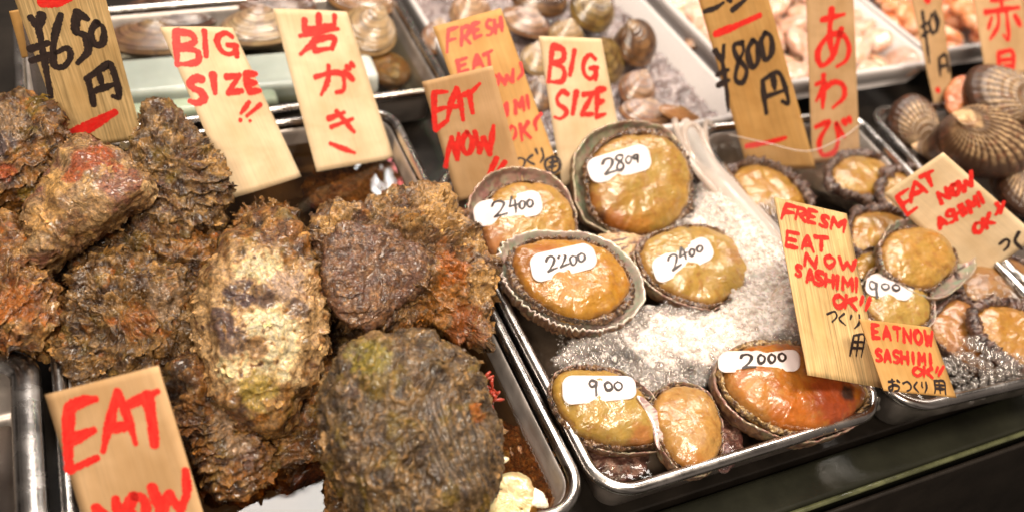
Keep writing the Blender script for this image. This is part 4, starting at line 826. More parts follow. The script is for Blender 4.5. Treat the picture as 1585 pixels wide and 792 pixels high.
# ------------------------------------------------------------------ handwriting: strokes in a unit box, x right, y down
GL = {
 'E': [[(0, 0), (.02, .5), (0, 1)], [(0, .02), (.9, 0)], [(0, .52), (.75, .47)], [(0, 1), (.95, .95)]],
 'A': [[(.5, 0), (.22, .5), (0, 1)], [(.5, 0), (.75, .5), (1, 1)], [(.18, .66), (.84, .62)]],
 'T': [[(0, .05), (.5, .03), (1, 0)], [(.5, .03), (.52, .5), (.5, 1)]],
 'N': [[(0, 1), (.02, 0)], [(.02, 0), (.9, 1)], [(.9, 1), (.95, 0)]],
 'O': [[(.5, 0), (.1, .25), (.05, .7), (.45, 1), (.9, .75), (.95, .3), (.5, 0)]],
 'W': [[(0, 0), (.22, 1)], [(.22, 1), (.48, .35)], [(.48, .35), (.74, 1)], [(.74, 1), (1, 0)]],
 'F': [[(.05, 0), (.0, .5), (0, 1)], [(.05, .02), (.95, 0)], [(.02, .5), (.75, .45)]],
 'R': [[(.05, 0), (0, 1)], [(.05, .02), (.7, .02), (.9, .25), (.6, .48), (.05, .52)], [(.3, .52), (1, 1)]],
 'S': [[(.92, .08), (.5, 0), (.12, .2), (.3, .45), (.75, .58), (.9, .82), (.5, 1), (.02, .92)]],
 'H': [[(0, 0), (0, 1)], [(1, 0), (1, 1)], [(0, .52), (1, .48)]],
 'I': [[(.5, 0), (.5, 1)]],
 'M': [[(0, 1), (.05, 0)], [(.05, 0), (.5, .65)], [(.5, .65), (.95, 0)], [(.95, 0), (1, 1)]],
 'K': [[(.0, 0), (.0, 1)], [(.9, 0), (.05, .55)], [(.25, .45), (1, 1)]],
 'B': [[(.05, 0), (0, 1)], [(.05, .02), (.75, .08), (.8, .32), (.05, .5)], [(.05, .5), (.95, .62), (.9, .9), (0, 1)]],
 'G': [[(.9, .12), (.5, 0), (.08, .3), (.1, .75), (.5, .95), (.9, .75), (.9, .55)], [(.5, .56), (1.05, .5)], [(.92, .5), (.9, 1)]],
 'Z': [[(.05, .05), (.95, 0)], [(.95, 0), (.05, 1)], [(.05, 1), (1, .94)]],
 '!': [[(.6, 0), (.35, .68)], [(.22, .93), (.20, .97)]],
 '2': [[(.02, .26), (.2, .04), (.58, 0), (.84, .2), (.68, .52), (.38, .8), (.08, 1)], [(.08, 1), (1, .95)]],
 '4': [[(.45, 0), (.05, .6)], [(.05, .6), (.95, .52)], [(.72, .22), (.66, 1)]],
 '8': [[(.85, .1), (.35, .02), (.15, .25), (.8, .65), (.7, .95), (.2, .95), (.15, .7), (.85, .3), (.85, .1)]],
 '9': [[(.85, .15), (.4, 0), (.1, .25), (.35, .48), (.8, .3), (.85, .12)], [(.85, .15), (.72, .6), (.7, 1)]],
 'o': [[(.5, .3), (.1, .5), (.15, .85), (.5, 1), (.9, .8), (.88, .45), (.5, .3)]],
 '0': [[(.5, 0), (.15, .25), (.08, .7), (.4, 1), (.85, .75), (.92, .3), (.5, 0)]],
 '岩': [[(.5, 0), (.5, .32)], [(.14, .1), (.12, .38)], [(.12, .38), (.92, .33)], [(.92, .05), (.90, .38)], [(.0, .52), (1, .44)], [(.5, .5), (.3, .75), (.0, 1)], [(.35, .68), (.37, .98)], [(.35, .68), (.86, .64), (.82, .95)], [(.37, .96), (.84, .92)]],
 'が': [[(.0, .34), (.45, .25), (.68, .38), (.62, .85), (.42, .92)], [(.38, 0), (.3, .5), (.05, .95)], [(.75, .25), (.92, .55)], [(.82, .08), (.9, .2)], [(.96, 0), (1.03, .12)]],
 'き': [[(.1, .2), (.8, .06)], [(.12, .42), (.9, .27)], [(.35, 0), (.85, .62)], [(.15, .72), (.3, .94), (.8, 1)]],
 'あ': [[(.15, .2), (.85, .12)], [(.45, 0), (.4, .5), (.5, .85)], [(.75, .36), (.5, .8), (.15, .98), (.02, .75), (.35, .48), (.8, .46), (1, .68), (.9, .9), (.62, 1)]],
 'わ': [[(.28, 0), (.26, 1)], [(.02, .28), (.32, .22), (.02, .78)], [(.2, .55), (.6, .22), (.95, .3), (.98, .65), (.6, .98)]],
 'び': [[(.0, .18), (.4, .08), (.12, .55), (.2, .95), (.55, .9), (.68, .5), (.62, .1), (.85, .5)], [(.82, .02), (.9, .16)], [(.98, -.04), (1.05, .1)]],
 'つ': [[(0, .3), (.55, .1), (.95, .35), (.8, .75), (.35, .95)]],
 'く': [[(.75, 0), (.2, .45), (.8, 1)]],
 'り': [[(.15, .05), (.12, .4), (.25, .5)], [(.8, 0), (.85, .5), (.45, 1)]],
 '用': [[(.12, .02), (.1, .6), (0, 1)], [(.12, .02), (.92, .0), (.92, 1)], [(.12, .33), (.9, .3)], [(.1, .64), (.9, .6)], [(.5, .02), (.5, 1)]],
 'お': [[(0, .22), (.55, .16)], [(.3, 0), (.3, .8), (.1, .95), (.02, .75), (.5, .5), (.9, .62), (.8, .95), (.5, 1)], [(.75, .1), (.95, .25)]],
 '円': [[(.05, .03), (.06, 1)], [(.05, .05), (.85, 0), (.97, .4), (.95, .98)], [(.45, .04), (.46, .5)], [(.07, .52), (.94, .46)]],
 '¥': [[(0, 0), (.45, .35)], [(.95, 0), (.45, .35)], [(.45, .35), (.55, 1)], [(.02, .45), (.92, .40)], [(.05, .60), (.95, .55)]],
 '5': [[(.3, .05), (.2, .42), (.7, .45), (.85, .75), (.5, 1), (.05, .92)], [(.3, .05), (.95, 0)]],
 '6': [[(.6, 0), (.15, .5), (.2, .9), (.6, 1), (.9, .75), (.6, .55), (.15, .68)]],
 '赤': [[(.2, .15), (.85, .08)], [(.5, 0), (.5, .35)], [(.0, .4), (1, .32)], [(.38, .38), (.35, .7), (.1, 1)], [(.62, .38), (.64, 1), (.5, .92)], [(.2, .52), (.08, .75)], [(.85, .5), (1, .72)]],
 '貝': [[(.2, 0), (.2, .68)], [(.2, 0), (.82, -.02), (.82, .66)], [(.2, .22), (.8, .2)], [(.2, .44), (.8, .42)], [(.2, .66), (.8, .64)], [(.35, .7), (.05, 1)], [(.65, .68), (.98, .95)]],
}
rst = np.random.RandomState(11)
def glyph(ch, o, r, d, jit=.03):
    o = np.array(o, float); r = np.array(r, float); d = np.array(d, float); out = []
    for st in GL[ch]:
        out.append([tuple(o+r*(x+rst.uniform(-jit, jit))+d*(y+rst.uniform(-jit, jit))) for x, y in st])
    return out
def line(text, o, adv, d, wfrac=.78, jit=.03, first=1.0):
    out = []; o = np.array(o, float); adv = np.array(adv, float)
    for k, ch in enumerate(text):
        if ch != ' ': out += glyph(ch, o+adv*k, adv*wfrac, d, jit)
    return out
def ribbons(strokes2, width, lift0=0.0, step=.0008):
    """strokes in plane metres -> verts (a,b,h), faces, uv"""
    V = []; T = []; Q = []; UV = []; k = 0; off = 0
    for st in strokes2:
        c = catmull(st, step)
        if len(c) < 2: c = np.array([c[0], c[0]+[.0003, 0]])
        t = np.gradient(c, axis=0); t /= np.maximum(np.linalg.norm(t, axis=1)[:, None], 1e-9)
        nrm = np.stack([-t[:, 1], t[:, 0]], 1); m = len(c)
        L = np.concatenate([[0], np.cumsum(np.linalg.norm(np.diff(c, axis=0), axis=1))])
        wv = width*.5*(1+.14*np.sin(L/width*1.3+k)+.10*rst.normal(size=1)[0])*(1-.28*sstep(.6, 1, L/max(L[-1], 1e-6)))
        ed = 1+.08*rst.normal(size=(m, 2))
        h = lift0+.000012*k
        # round caps
        for e_, sgn, w_ in ((0, -1, wv[0]), (-1, 1, wv[-1])):
            pass
        A = c+nrm*(wv*ed[:, 0])[:, None]; B = c-nrm*(wv*ed[:, 1])[:, None]
        P1 = []
        def cap(ci, ti, ni, w_, sgn):
            return [ci+ni*w_*math.cos(a)*1+sgn*ti*w_*.75*math.sin(a) for a in np.linspace(0, math.pi, 7)]
        n0 = len(V)
        for i in range(m): V += [(*A[i], h), (*B[i], h)]; UV += [(L[i], 0), (L[i], width)]
        for i in range(m-1): Q.append([n0+2*i, n0+2*i+1, n0+2*i+3, n0+2*i+2])
        for ci, ti, ni, w_, sgn, Lx in ((c[0], t[0], nrm[0], wv[0], -1, 0), (c[-1], t[-1], nrm[-1], wv[-1], 1, L[-1])):
            cc = len(V); V.append((*ci, h)); UV.append((Lx, width/2))
            pts = cap(ci, ti, ni, w_, sgn)
            for j, q in enumerate(pts): V.append((*q, h)); UV.append((Lx, width*j/6))
            for j in range(6): T.append([cc, cc+1+j, cc+2+j] if sgn < 0 else [cc, cc+2+j, cc+1+j])
        k += 1
    return np.array(V), np.array(Q), np.array(T), np.array(UV)
def nvec(yaw, tilt):
    y, t = math.radians(yaw), math.radians(tilt); return np.array([math.sin(y)*math.cos(t), -math.cos(y)*math.cos(t), math.sin(t)])
def sheet(name, label, corners, z0, yaw, tilt, mat, red=(), black=(), rw=8, bw=7, bend=0.0, curl=0.0, dist=0.0, cat='price sign', group='handwritten wooden signs stuck among the trays', top=None):
    c = [np.array(q, float) for q in corners]
    bm = (c[2]+c[3])/2; n = nvec(yaw, tilt); p0 = P(*bm, z0)
    if dist: p0 = p0+unit(p0-CAM)*dist
    W = [on_plane(*q, p0, n) for q in c]
    bx = unit((W[1]+W[2])/2-(W[0]+W[3])/2); bx = unit(bx-n*(bx@n)); by = np.cross(n, bx)
    if by[2] < 0: by = -by
    if np.cross(bx, by)@n < 0: nn = -n
    toab = lambda q: np.array([(on_plane(*q, p0, n)-p0)@bx, (on_plane(*q, p0, n)-p0)@by])
    ab = [toab(q) for q in c]; Lh = max(a[1] for a in ab)-min(a[1] for a in ab); b0 = min(a[1] for a in ab); Wd = np.linalg.norm(ab[1]-ab[0])
    def warp(a, b):
        s = (b-b0)/Lh; mid = (ab[0][0]+ab[1][0])/2*s+(ab[2][0]+ab[3][0])/2*(1-s); x = (a-mid)/(Wd/2)
        return bend*(s**2)-curl*x*x
    e = empty(name, p0+by*b0, label, cat, group)
    nx, ny = 13, 29; th = .0008
    V = []; UV = []
    tops = top or [0]*nx
    for side in (1, -1):
        for j in range(ny):
            for i in range(nx):
                s, t = i/(nx-1), j/(ny-1)
                tt = t
                q = (ab[0]*(1-s)+ab[1]*s)*(1-tt)+(ab[3]*(1-s)+ab[2]*s)*tt
                if top: q = q-by_dir*0
                V.append(p0+bx*q[0]+by*q[1]+n*(warp(*q)+side*th/2)); UV.append((s*Wd, t*Lh))
    f1 = gridf(ny, nx, wrap=False); f2 = gridf(ny, nx, wrap=False, off=nx*ny, flip=True)
    per = [i for i in range(nx)]+[j*nx+nx-1 for j in range(1, ny)]+[(ny-1)*nx+i for i in range(nx-2, -1, -1)]+[j*nx for j in range(ny-2, 0, -1)]
    per = np.array(per); pn = np.roll(per, -1); f3 = np.stack([per, per+nx*ny, pn+nx*ny, pn], -1)
    V = np.array(V)
    # orientation: front face normal should look along +n
    nn = np.cross(V[f1[0][1]]-V[f1[0][0]], V[f1[0][2]]-V[f1[0][0]])
    if nn@n < 0: f1, f2, f3 = f1[:, ::-1], f2[:, ::-1], f3[:, ::-1]
    board = mesh('board', V, [f1, f2, f3], mat, e, uv=np.array(UV), smooth=False)
    sc_ = np.linalg.norm(p0-CAM)/F_PX
    for nm, sts, wd, mt, lift in (('red_lettering', red, rw, M['red'], .00055), ('black_lettering', black, bw, M['black'], .0006)):
        if not sts: continue
        for_w = {}
        for st in sts:
            ww = wd
            if isinstance(st, tuple) and isinstance(st[0], (int, float)): ww, st = st
            for_w.setdefault(ww, []).append([toab(q) for q in st])
        VV, QQ, TT, UU, off = [], [], [], [], 0; lf = lift
        for ww, s2 in for_w.items():
            Vr, Q, T, U = ribbons(s2, ww*sc_*(1.18 if nm[0] == 'r' else 1.1), lf); lf += .00002*len(s2)
            VV.append(Vr); QQ.append(Q+off); TT.append(T+off); UU.append(U); off += len(Vr)
        Vr = np.vstack(VV); Q = np.vstack(QQ); T = np.vstack(TT)
        hh = warp(Vr[:, 0], Vr[:, 1])+Vr[:, 2]
        X3 = p0+Vr[:, :1]*bx+Vr[:, 1:2]*by+hh[:, None]*n
        mesh(nm, X3, [Q, T], mt, e, uv=np.vstack(UU), smooth=False)
    return e

# lower left EAT NOW
sheet('wooden_sign', 'big tan EAT NOW sheet standing in front of the oysters at the lower left', [(70, 610), (245, 565), (335, 860), (158, 900)], 0, -36, 36, M['tan'],
      red=[[(108, 630), (106, 678), (108, 727)], [(108, 630), (128, 620), (150, 616)], [(110, 681), (147, 664)], [(108, 727), (152, 707)],
           [(183, 604), (170, 655), (160, 698)], [(183, 604), (200, 650), (211, 686)], [(166, 664), (206, 656)],
           [(202, 624), (228, 612), (246, 604)], [(229, 610), (236, 650), (240, 688)],
           [(150, 784), (160, 830)], [(150, 784), (186, 812)], [(186, 812), (180, 770)],
           [(208, 766), (200, 785), (212, 808), (226, 795), (224, 772), (208, 766)],
           [(236, 752), (250, 792)], [(250, 792), (262, 762)], [(262, 762), (280, 790)], [(280, 790), (290, 760), (288, 726)]], rw=13)
# 650 yen
sheet('wooden_sign', 'tall striped 650 yen sheet behind the oysters at the top left', [(12, -30), (156, -30), (222, 215), (106, 232)], .028, 0, 8, M['striped'],
      red=[(11, [(64, 4), (85, 2), (108, -3)]), (13, [(112, 208), (145, 192), (178, 173)])],
      black=[[(47, 26), (60, 44)], [(64, 22), (60, 44)], [(60, 44), (70, 100), (79, 150)], [(46, 76), (75, 66)], [(48, 94), (77, 84)],
             [(94, 22), (84, 60), (83, 98), (98, 103), (109, 88), (104, 74), (86, 82)],
             [(119, 17), (117, 47), (132, 56), (136, 78), (120, 98)], [(119, 18), (136, 30)],
             [(150, 34), (141, 50), (147, 68), (159, 66), (160, 44), (150, 34)],
             [(135, 120), (142, 146), (145, 163)], [(135, 121), (158, 105), (170, 100), (180, 125), (184, 150), (174, 148)], [(153, 112), (157, 128)], [(142, 142), (176, 130)]], bw=8.5)
# BIG SIZE !! left
sheet('wooden_sign', 'cream BIG SIZE sheet with two exclamation marks hanging over the back left tray', [(250, 41), (362, 42), (470, 273), (365, 306)], -.005, 22, 38, M['pale'],
      red=glyph('B', (272, 47), (32, 2), (5, 52))+[[(316, 48), (319, 88)]]+glyph('G', (333, 50), (31, 2), (6, 35))
      + glyph('S', (292, 120), (24, 0), (4, 38))+[[(329, 115), (333, 145)]]+glyph('Z', (348, 118), (25, -2), (3, 27))+glyph('E', (381, 114), (21, -1), (5, 28))
      + [(6, [(386, 158), (372, 176)]), (6, [(405, 161), (381, 180)]), (5, [(371, 186), (373, 186)]), (5, [(386, 187), (388, 187)])], rw=8.5, curl=.004)
# rock oyster sheet in Japanese
sheet('wooden_sign', 'cream sheet with red Japanese writing standing in the water behind the oysters', [(424, 13), (538, 18), (612, 245), (492, 266)], -.018, 18, 38, M['pale'],
      red=glyph('岩', (463, 26), (60, -6), (2, 58), .01)+glyph('が', (484, 104), (62, -6), (10, 46), .01)+[[(508, 184), (533, 174)], [(512, 197), (546, 184)], [(520, 172), (548, 205)], [(511, 222), (530, 230), (549, 237)]], rw=7.5, curl=.002)
# FRESH EAT NOW behind
sheet('wooden_sign', 'narrow brown FRESH EAT NOW sheet behind the EAT NOW one near the centre top', [(670, 42), (775, 13), (868, 268), (765, 305)], .0, -6, 42, M['orange'],
      red=glyph('F', (693, 46), (17, -3), (-1, 36))+glyph('R', (714, 44), (14, -4), (0, 28))+glyph('E', (731, 38), (12, -4), (3, 22))+glyph('S', (751, 33), (10, -4), (2, 24))+glyph('H', (765, 31), (10, -4), (2, 22))
      + glyph('E', (708, 94), (16, -5), (2, 20))+glyph('A', (730, 87), (16, -4), (2, 22))+glyph('T', (748, 84), (14, -5), (3, 23))
      + glyph('O', (761, 118), (10, -2), (1, 16))+glyph('W', (772, 115), (22, -8), (4, 18))+[[(805, 98), (808, 113), (801, 123)]]
      + glyph('H', (771, 166), (10, -4), (2, 20))+glyph('I', (780, 160), (8, -2), (2, 20))+glyph('M', (796, 156), (13, -5), (2, 20))+glyph('I', (811, 149), (8, -2), (3, 20))
      + glyph('O', (786, 196), (12, -3), (1, 22))+glyph('K', (805, 192), (13, -4), (3, 26))+[[(837, 176), (828, 188), (830, 202)]],
      black=[[(795, 254), (803, 245), (812, 248), (810, 257), (803, 262)], [(824, 240), (816, 248), (827, 255)], [(829, 231), (832, 239)], [(838, 230), (841, 243), (836, 252)],
             [(855, 242), (844, 250), (846, 263), (857, 268), (866, 260), (865, 247), (855, 242)], [(850, 252), (862, 250)], [(855, 246), (854, 264)], [(849, 259), (861, 257)]], rw=5.2, bw=4)
sheet('wooden_sign', 'square tan EAT NOW sheet leaning above the left 2400 abalone', [(653, 127), (762, 102), (812, 285), (708, 312)], .004, -26, 18, M['tan'],
      red=[[(672, 143), (672, 172), (674, 201)], [(672, 143), (693, 142)], [(672, 172), (690, 166)], [(674, 201), (693, 186)],
           [(707, 136), (698, 160), (693, 183)], [(707, 136), (713, 160), (717, 186)], [(697, 166), (712, 164)],
           [(717, 147), (730, 142), (743, 129)], [(726, 142), (729, 160), (732, 175)],
           [(690, 258), (694, 235), (699, 212)], [(699, 212), (708, 247)], [(708, 247), (710, 206)],
           [(723, 204), (715, 220), (720, 236), (728, 235), (731, 218), (723, 204)],
           [(735, 203), (742, 236)], [(742, 236), (748, 213)], [(748, 213), (758, 239)], [(758, 239), (764, 194)],
           (6, [(769, 244), (756, 272)]), (6, [(782, 250), (766, 271)])], rw=7.2)
sheet('wooden_sign', 'cream BIG SIZE sheet without exclamation marks, in front of the foam box', [(835, 56), (932, 60), (966, 235), (872, 290)], .0, -4, 34, M['pale'],
      red=glyph('B', (855, 70), (22, 4), (-5, 56))+[[(889, 78), (882, 117)]]+glyph('G', (902, 84), (23, 3), (0, 38))+glyph('S', (861, 143), (20, -1), (-3, 42))+[[(892, 142), (886, 177)]]
      + glyph('Z', (901, 144), (18, 0), (-2, 34))+glyph('E', (924, 139), (15, -2), (-1, 41)), rw=7.5, curl=.002)
# 800 yen
sheet('wooden_sign', 'long orange wood 800 yen sheet at the back of the right tray', [(1074, -25), (1183, -25), (1263, 262), (1157, 262)], -.02, -14, 16, M['orange'],
      red=[(9, [(1107, 53), (1140, 40), (1176, 24)]), (7, [(1155, 226), (1190, 220), (1216, 213)])],
      black=[[(1090, 18), (1106, 13), (1120, 4)], [(1133, 16), (1148, 4), (1158, -6)], [(1126, -6), (1131, 3)],
             [(1106, 78), (1118, 96)], [(1120, 70), (1118, 96)], [(1118, 96), (1124, 135), (1127, 172)], [(1109, 116), (1127, 108)], [(1111, 132), (1128, 124)],
             [(1149, 66), (1136, 70), (1140, 88), (1155, 108), (1149, 128), (1138, 122), (1142, 98), (1150, 80), (1149, 66)],
             [(1165, 62), (1157, 80), (1164, 104), (1173, 94), (1172, 70), (1165, 62)], [(1184, 50), (1177, 68), (1184, 92), (1194, 82), (1193, 58), (1184, 50)],
             [(1180, 124), (1182, 148), (1186, 176)], [(1180, 124), (1203, 112), (1214, 132), (1220, 160), (1210, 156)], [(1196, 118), (1199, 138)], [(1184, 150), (1213, 140)]], bw=7)
sheet('wooden_sign', 'narrow tan sheet with red hiragana at the back of the right tray', [(1247, -25), (1320, -25), (1331, 250), (1257, 252)], -.02, -10, 22, M['tan'],
      red=glyph('あ', (1264, 14), (50, -2), (0, 90), .01)+glyph('わ', (1262, 116), (44, 0), (0, 52), .01)+glyph('び', (1262, 186), (52, -2), (0, 56), .01), rw=7)
sheet('wooden_sign', 'very narrow yen price sheet beside the ribbed clams', [(1408, -12), (1456, -12), (1474, 135), (1448, 172)], .0, -10, 30, M['tan'],
      red=[(9, [(1434, -2), (1437, 3)]), (6, [(1450, 138), (1453, 142)])],
      black=[[(1427, 18), (1433, 60), (1438, 98)], [(1426, 42), (1437, 34)], [(1427, 56), (1439, 48)], [(1442, 22), (1438, 38), (1444, 52), (1450, 40), (1444, 24)], [(1446, 18), (1452, 34), (1450, 50)], [(1453, 90), (1455, 118)], [(1453, 90), (1463, 86), (1468, 112)], [(1455, 104), (1465, 101)]], bw=4.5)
sheet('wooden_sign', 'tan sheet with large red characters in the top right corner', [(1502, -30), (1580, -30), (1602, 112), (1526, 118)], .03, 0, 40, M['tan'],
      red=glyph('赤', (1522, -8), (54, -2), (4, 70), .01)+glyph('貝', (1538, 84), (34, -3), (3, 50), .01), rw=6.5)
sheet('wooden_sign', 'cream EAT NOW SASHIMI OK sheet tilted clockwise at the right edge', [(1368, 300), (1460, 236), (1605, 365), (1512, 436)], .004, -32, 20, M['pale'],
      red=[[(1388, 304), (1404, 332)], [(1388, 304), (1406, 292)], [(1396, 317), (1409, 308)], [(1404, 332), (1419, 321)],
           [(1416, 281), (1411, 300), (1410, 314)], [(1416, 281), (1426, 290), (1435, 298)], [(1411, 302), (1427, 295)], [(1424, 274), (1444, 264)], [(1434, 269), (1442, 288)]]
      + glyph('N', (1450, 298), (13, -9), (8, 17))+glyph('O', (1469, 289), (11, -7), (7, 14))+glyph('W', (1482, 280), (20, -15), (6, 20))
      + glyph('A', (1448, 340), (11, -7), (7, 14))+glyph('S', (1462, 330), (10, -7), (8, 16))+glyph('H', (1474, 325), (10, -7), (7, 16))+glyph('I', (1484, 318), (8, -5), (7, 15))+glyph('M', (1496, 312), (13, -9), (7, 17))+glyph('I', (1510, 300), (8, -5), (8, 17))
      + glyph('O', (1504, 349), (13, -9), (6, 14))+glyph('K', (1520, 338), (12, -9), (8, 16))+[[(1542, 314), (1546, 322), (1541, 332)], [(1553, 312), (1548, 330)]],
      black=glyph('つ', (1546, 372), (16, -6), (2, 18))+glyph('く', (1566, 362), (14, -4), (4, 26)), rw=5.4, bw=4)
# FRESH EAT NOW SASHIMI OK front
sheet('wooden_sign', 'long striped FRESH EAT NOW SASHIMI OK sheet propped over the 2000 abalone', [(1198, 305), (1310, 331), (1366, 600), (1250, 580)], .026, 24, 56, M['striped'],
      red=glyph('F', (1216, 317), (20, 5), (-7, 22))+glyph('R', (1234, 322), (15, 4), (-4, 18))+glyph('E', (1252, 325), (14, 4), (-4, 18))+glyph('S', (1271, 333), (12, 4), (-4, 16))+glyph('M', (1288, 336), (20, 6), (-3, 18))
      + glyph('E', (1218, 359), (19, 4), (-3, 22))+glyph('A', (1240, 364), (18, 4), (0, 22))+glyph('T', (1259, 366), (22, 3), (0, 20))
      + glyph('N', (1246, 393), (18, 4), (-2, 18))+glyph('O', (1276, 395), (16, 3), (-2, 16))+glyph('W', (1298, 398), (26, 4), (0, 17))
      + glyph('S', (1231, 410), (9, 3), (-1, 16))+glyph('A', (1247, 417), (13, 3), (0, 20))+glyph('S', (1262, 419), (12, 3), (-2, 20))+glyph('H', (1277, 423), (12, 3), (-1, 20))+glyph('I', (1290, 427), (10, 2), (-1, 19))+glyph('M', (1303, 428), (15, 3), (0, 20))+glyph('I', (1320, 430), (8, 2), (0, 21))
      + glyph('O', (1289, 456), (17, 3), (-1, 17))+glyph('K', (1309, 457), (17, 4), (-2, 19))+[[(1334, 459), (1330, 472)], [(1345, 462), (1338, 480)]],
      black=[[(1279, 486), (1291, 482), (1294, 490), (1287, 498)], [(1306, 485), (1298, 493), (1308, 503)], [(1317, 488), (1315, 494)], [(1329, 487), (1329, 499), (1322, 508)]]+glyph('用', (1318, 518), (20, 2), (-4, 32)), rw=6.2, bw=3.6)
sheet('wooden_sign', 'small square EAT NOW SASHIMI OK sheet leaning on the front corner of the right tray', [(1330, 493), (1440, 506), (1480, 615), (1368, 604)], .018, 20, 56, M['orange'],
      red=line('EATNOW', (1349, 502), (16.2, 2), (1, 21), .72)+line('SASHIMI', (1354, 540), (13.2, 1.2), (1, 18), .74)+glyph('O', (1412, 568), (14, 1), (0, 13))+glyph('K', (1429, 568), (13, 1), (0, 15))+[[(1450, 568), (1447, 576)], [(1459, 567), (1451, 581)]],
      black=glyph('お', (1374, 586), (18, 1), (1, 18))+glyph('つ', (1396, 588), (13, 2), (2, 17))+glyph('く', (1411, 590), (10, 1), (2, 16))+glyph('り', (1424, 590), (10, 1), (2, 17))+glyph('用', (1443, 588), (18, 2), (3, 20)), rw=5.2, bw=3.6, dist=-.012)

# ------------------------------------------------------------------ price labels lying on the abalones
def price(key, label, c, hw, hh, rot, strokes, dw=3.4, skew=0):
    A = ABL[key]; V, Fq = A['V'], A['F']; p0, u, v, n = A['p0'], A['u'], A['v'], A['n']
    bvh = BVHTree.FromPolygons([tuple(x) for x in V], [tuple(int(i) for i in f) for f in Fq])
    a = math.radians(rot); R_ = np.array([math.cos(a), math.sin(a)]); D = np.array([-math.sin(a), math.cos(a)])
    pts = []
    for s in np.linspace(-1, 1, 41):
        for t in np.linspace(-1, 1, 21):
            q = np.array(c)+R_*hw*s+D*hh*t; d = ray(*q); h = bvh.ray_cast(Vector(CAM), Vector(unit(d)))
            if h[0] is not None: w_ = np.array(h[0])-p0; pts.append((w_@u, w_@v, w_@n))
    pts = np.array(pts)
    if len(pts) < 12: hq = lambda x, y: 0*x+.014
    else:
        cen = pts.mean(0); x, y = pts[:, 0]-cen[0], pts[:, 1]-cen[1]
        Am = np.stack([x*0+1, x, y, x*x*20, x*y*20, y*y*20], 1); co = np.linalg.solve(Am.T@Am+np.diag([0, 1e-6, 1e-6, 1e-4, 1e-4, 1e-4]), Am.T@pts[:, 2])
        res = pts[:, 2]-Am@co; up_ = max(0, res.max())
        def hq(X, Y):
            w8 = np.exp(-((pts[:, 0]-X)**2+(pts[:, 1]-Y)**2)/(2*.0040**2)); s8 = w8.sum(); q8 = hq0(X, Y); return ((w8*pts[:, 2]).sum()+.3*q8)/(s8+.3)
        lf_ = [0.0]
        hq0 = lambda X, Y: co[0]+co[1]*(X-cen[0])+co[2]*(Y-cen[1])+20*(co[3]*(X-cen[0])**2+co[4]*(X-cen[0])*(Y-cen[1])+co[5]*(Y-cen[1])**2)
    if len(pts) >= 12:
        rsd = [p_[2]-hq(p_[0], p_[1]) for p_ in pts[::3]]; upl = float(np.percentile(rsd, 99))
    else: upl = 0
    h0 = pts[:, 2].mean() if len(pts) else .014
    def put(q, lift):
        w_ = on_plane(*q, p0+n*h0, n)-p0; x, y = w_@u, w_@v; return p0+u*x+v*y+n*(hq(x, y)+max(upl, 0)+lift)
    L = rrect(-hw, hw, -hh, hh, hh*.72, 8); nL = len(L); VV = []
    for lift in (.0004, .0):
        for k in range(0, 21):
            for q in L:
                qq = q*k/20; qq = np.array([qq[0], qq[1]*(1+skew*qq[0]/hw)]); VV.append(put(np.array(c)+R_*qq[0]+D*qq[1], lift))
    f = [gridf(21, nL), gridf(21, nL, off=21*nL, flip=True)]; k = np.arange(nL); f.append(np.stack([20*nL+k, 20*nL+(k+1) % nL, 41*nL+(k+1) % nL, 41*nL+k], -1))
    nn = np.cross(VV[f[0][nL*15][1]]-VV[f[0][nL*15][0]], VV[f[0][nL*15][2]]-VV[f[0][nL*15][0]])
    if nn@n < 0: f = [x[:, ::-1] for x in f]
    e = mesh('price_label', VV, f, M['label']); tag(e, label, 'price label', 'white price labels on the abalones')
    sc_ = np.linalg.norm(p0-CAM)/F_PX
    s2 = [[np.array(q) for q in st] for st in strokes]
    Vr, Q, T, U = ribbons(s2, dw*1.15, 0, step=1.0)
    X3 = np.array([put(q[:2], .00062+.000012*(i//400)) for i, q in enumerate(Vr)])
    mesh('lettering', X3, [Q, T], M['black'], e, uv=U*.0005, smooth=False)
    return e
def num(t, o, adv, d, sizes=None):
    out = []; o = np.array(o, float); adv = np.array(adv, float); d = np.array(d, float)
    for ch, (off, s) in zip(t, sizes): out += glyph(ch, o+adv*off, adv*s, d*(s if ch != 'o' else 1), .02)
    return out
price('b1', 'white price label reading 2400, level, on the abalone beside the EAT NOW sheet', (787, 322), 50, 20.5, -8, glyph('2', (762, 312), (20, -2), (2, 24))+glyph('4', (784, 307), (15, -2), (3, 26))+glyph('o', (801, 309), (10, -2), (0, 18))+glyph('o', (813, 307), (10, -2), (0, 18)))
price('b2', 'white price label reading 2800 on the largest abalone', (959, 254), 46, 21, -14, glyph('2', (932, 248), (17, -4), (3, 22))+glyph('8', (950, 242), (13, -3), (2, 24))+glyph('o', (965, 240), (9, -2), (1, 16))+glyph('9', (976, 243), (10, -2), (1, 12)))
price('b3', 'white price label reading 2200 on the abalone with the crimped rim', (872, 405), 51, 22, -13, glyph('2', (843, 401), (15, -4), (4, 21))+glyph('2', (862, 397), (14, -4), (3, 19))+glyph('o', (880, 392), (11, -2), (1, 22))+glyph('o', (892, 389), (12, -2), (1, 20)), 3.6)
price('b4', 'white price label reading 2400 at a steep slant on the greenish abalone', (1057, 401), 47, 19.5, -24, glyph('2', (1032, 399), (14, -7), (8, 20))+glyph('4', (1047, 388), (12, -6), (5, 20))+glyph('o', (1063, 385), (9, -3), (2, 15))+glyph('o', (1075, 380), (10, -4), (2, 14)))
price('b5', 'wide white price label reading 900 on the small front left abalone', (928, 601), 57, 21, -2, glyph('9', (909, 589), (15, 0), (2, 24))+glyph('o', (933, 586), (13, 0), (1, 20))+glyph('o', (948, 586), (14, 0), (1, 19)), 3.6, -.12)
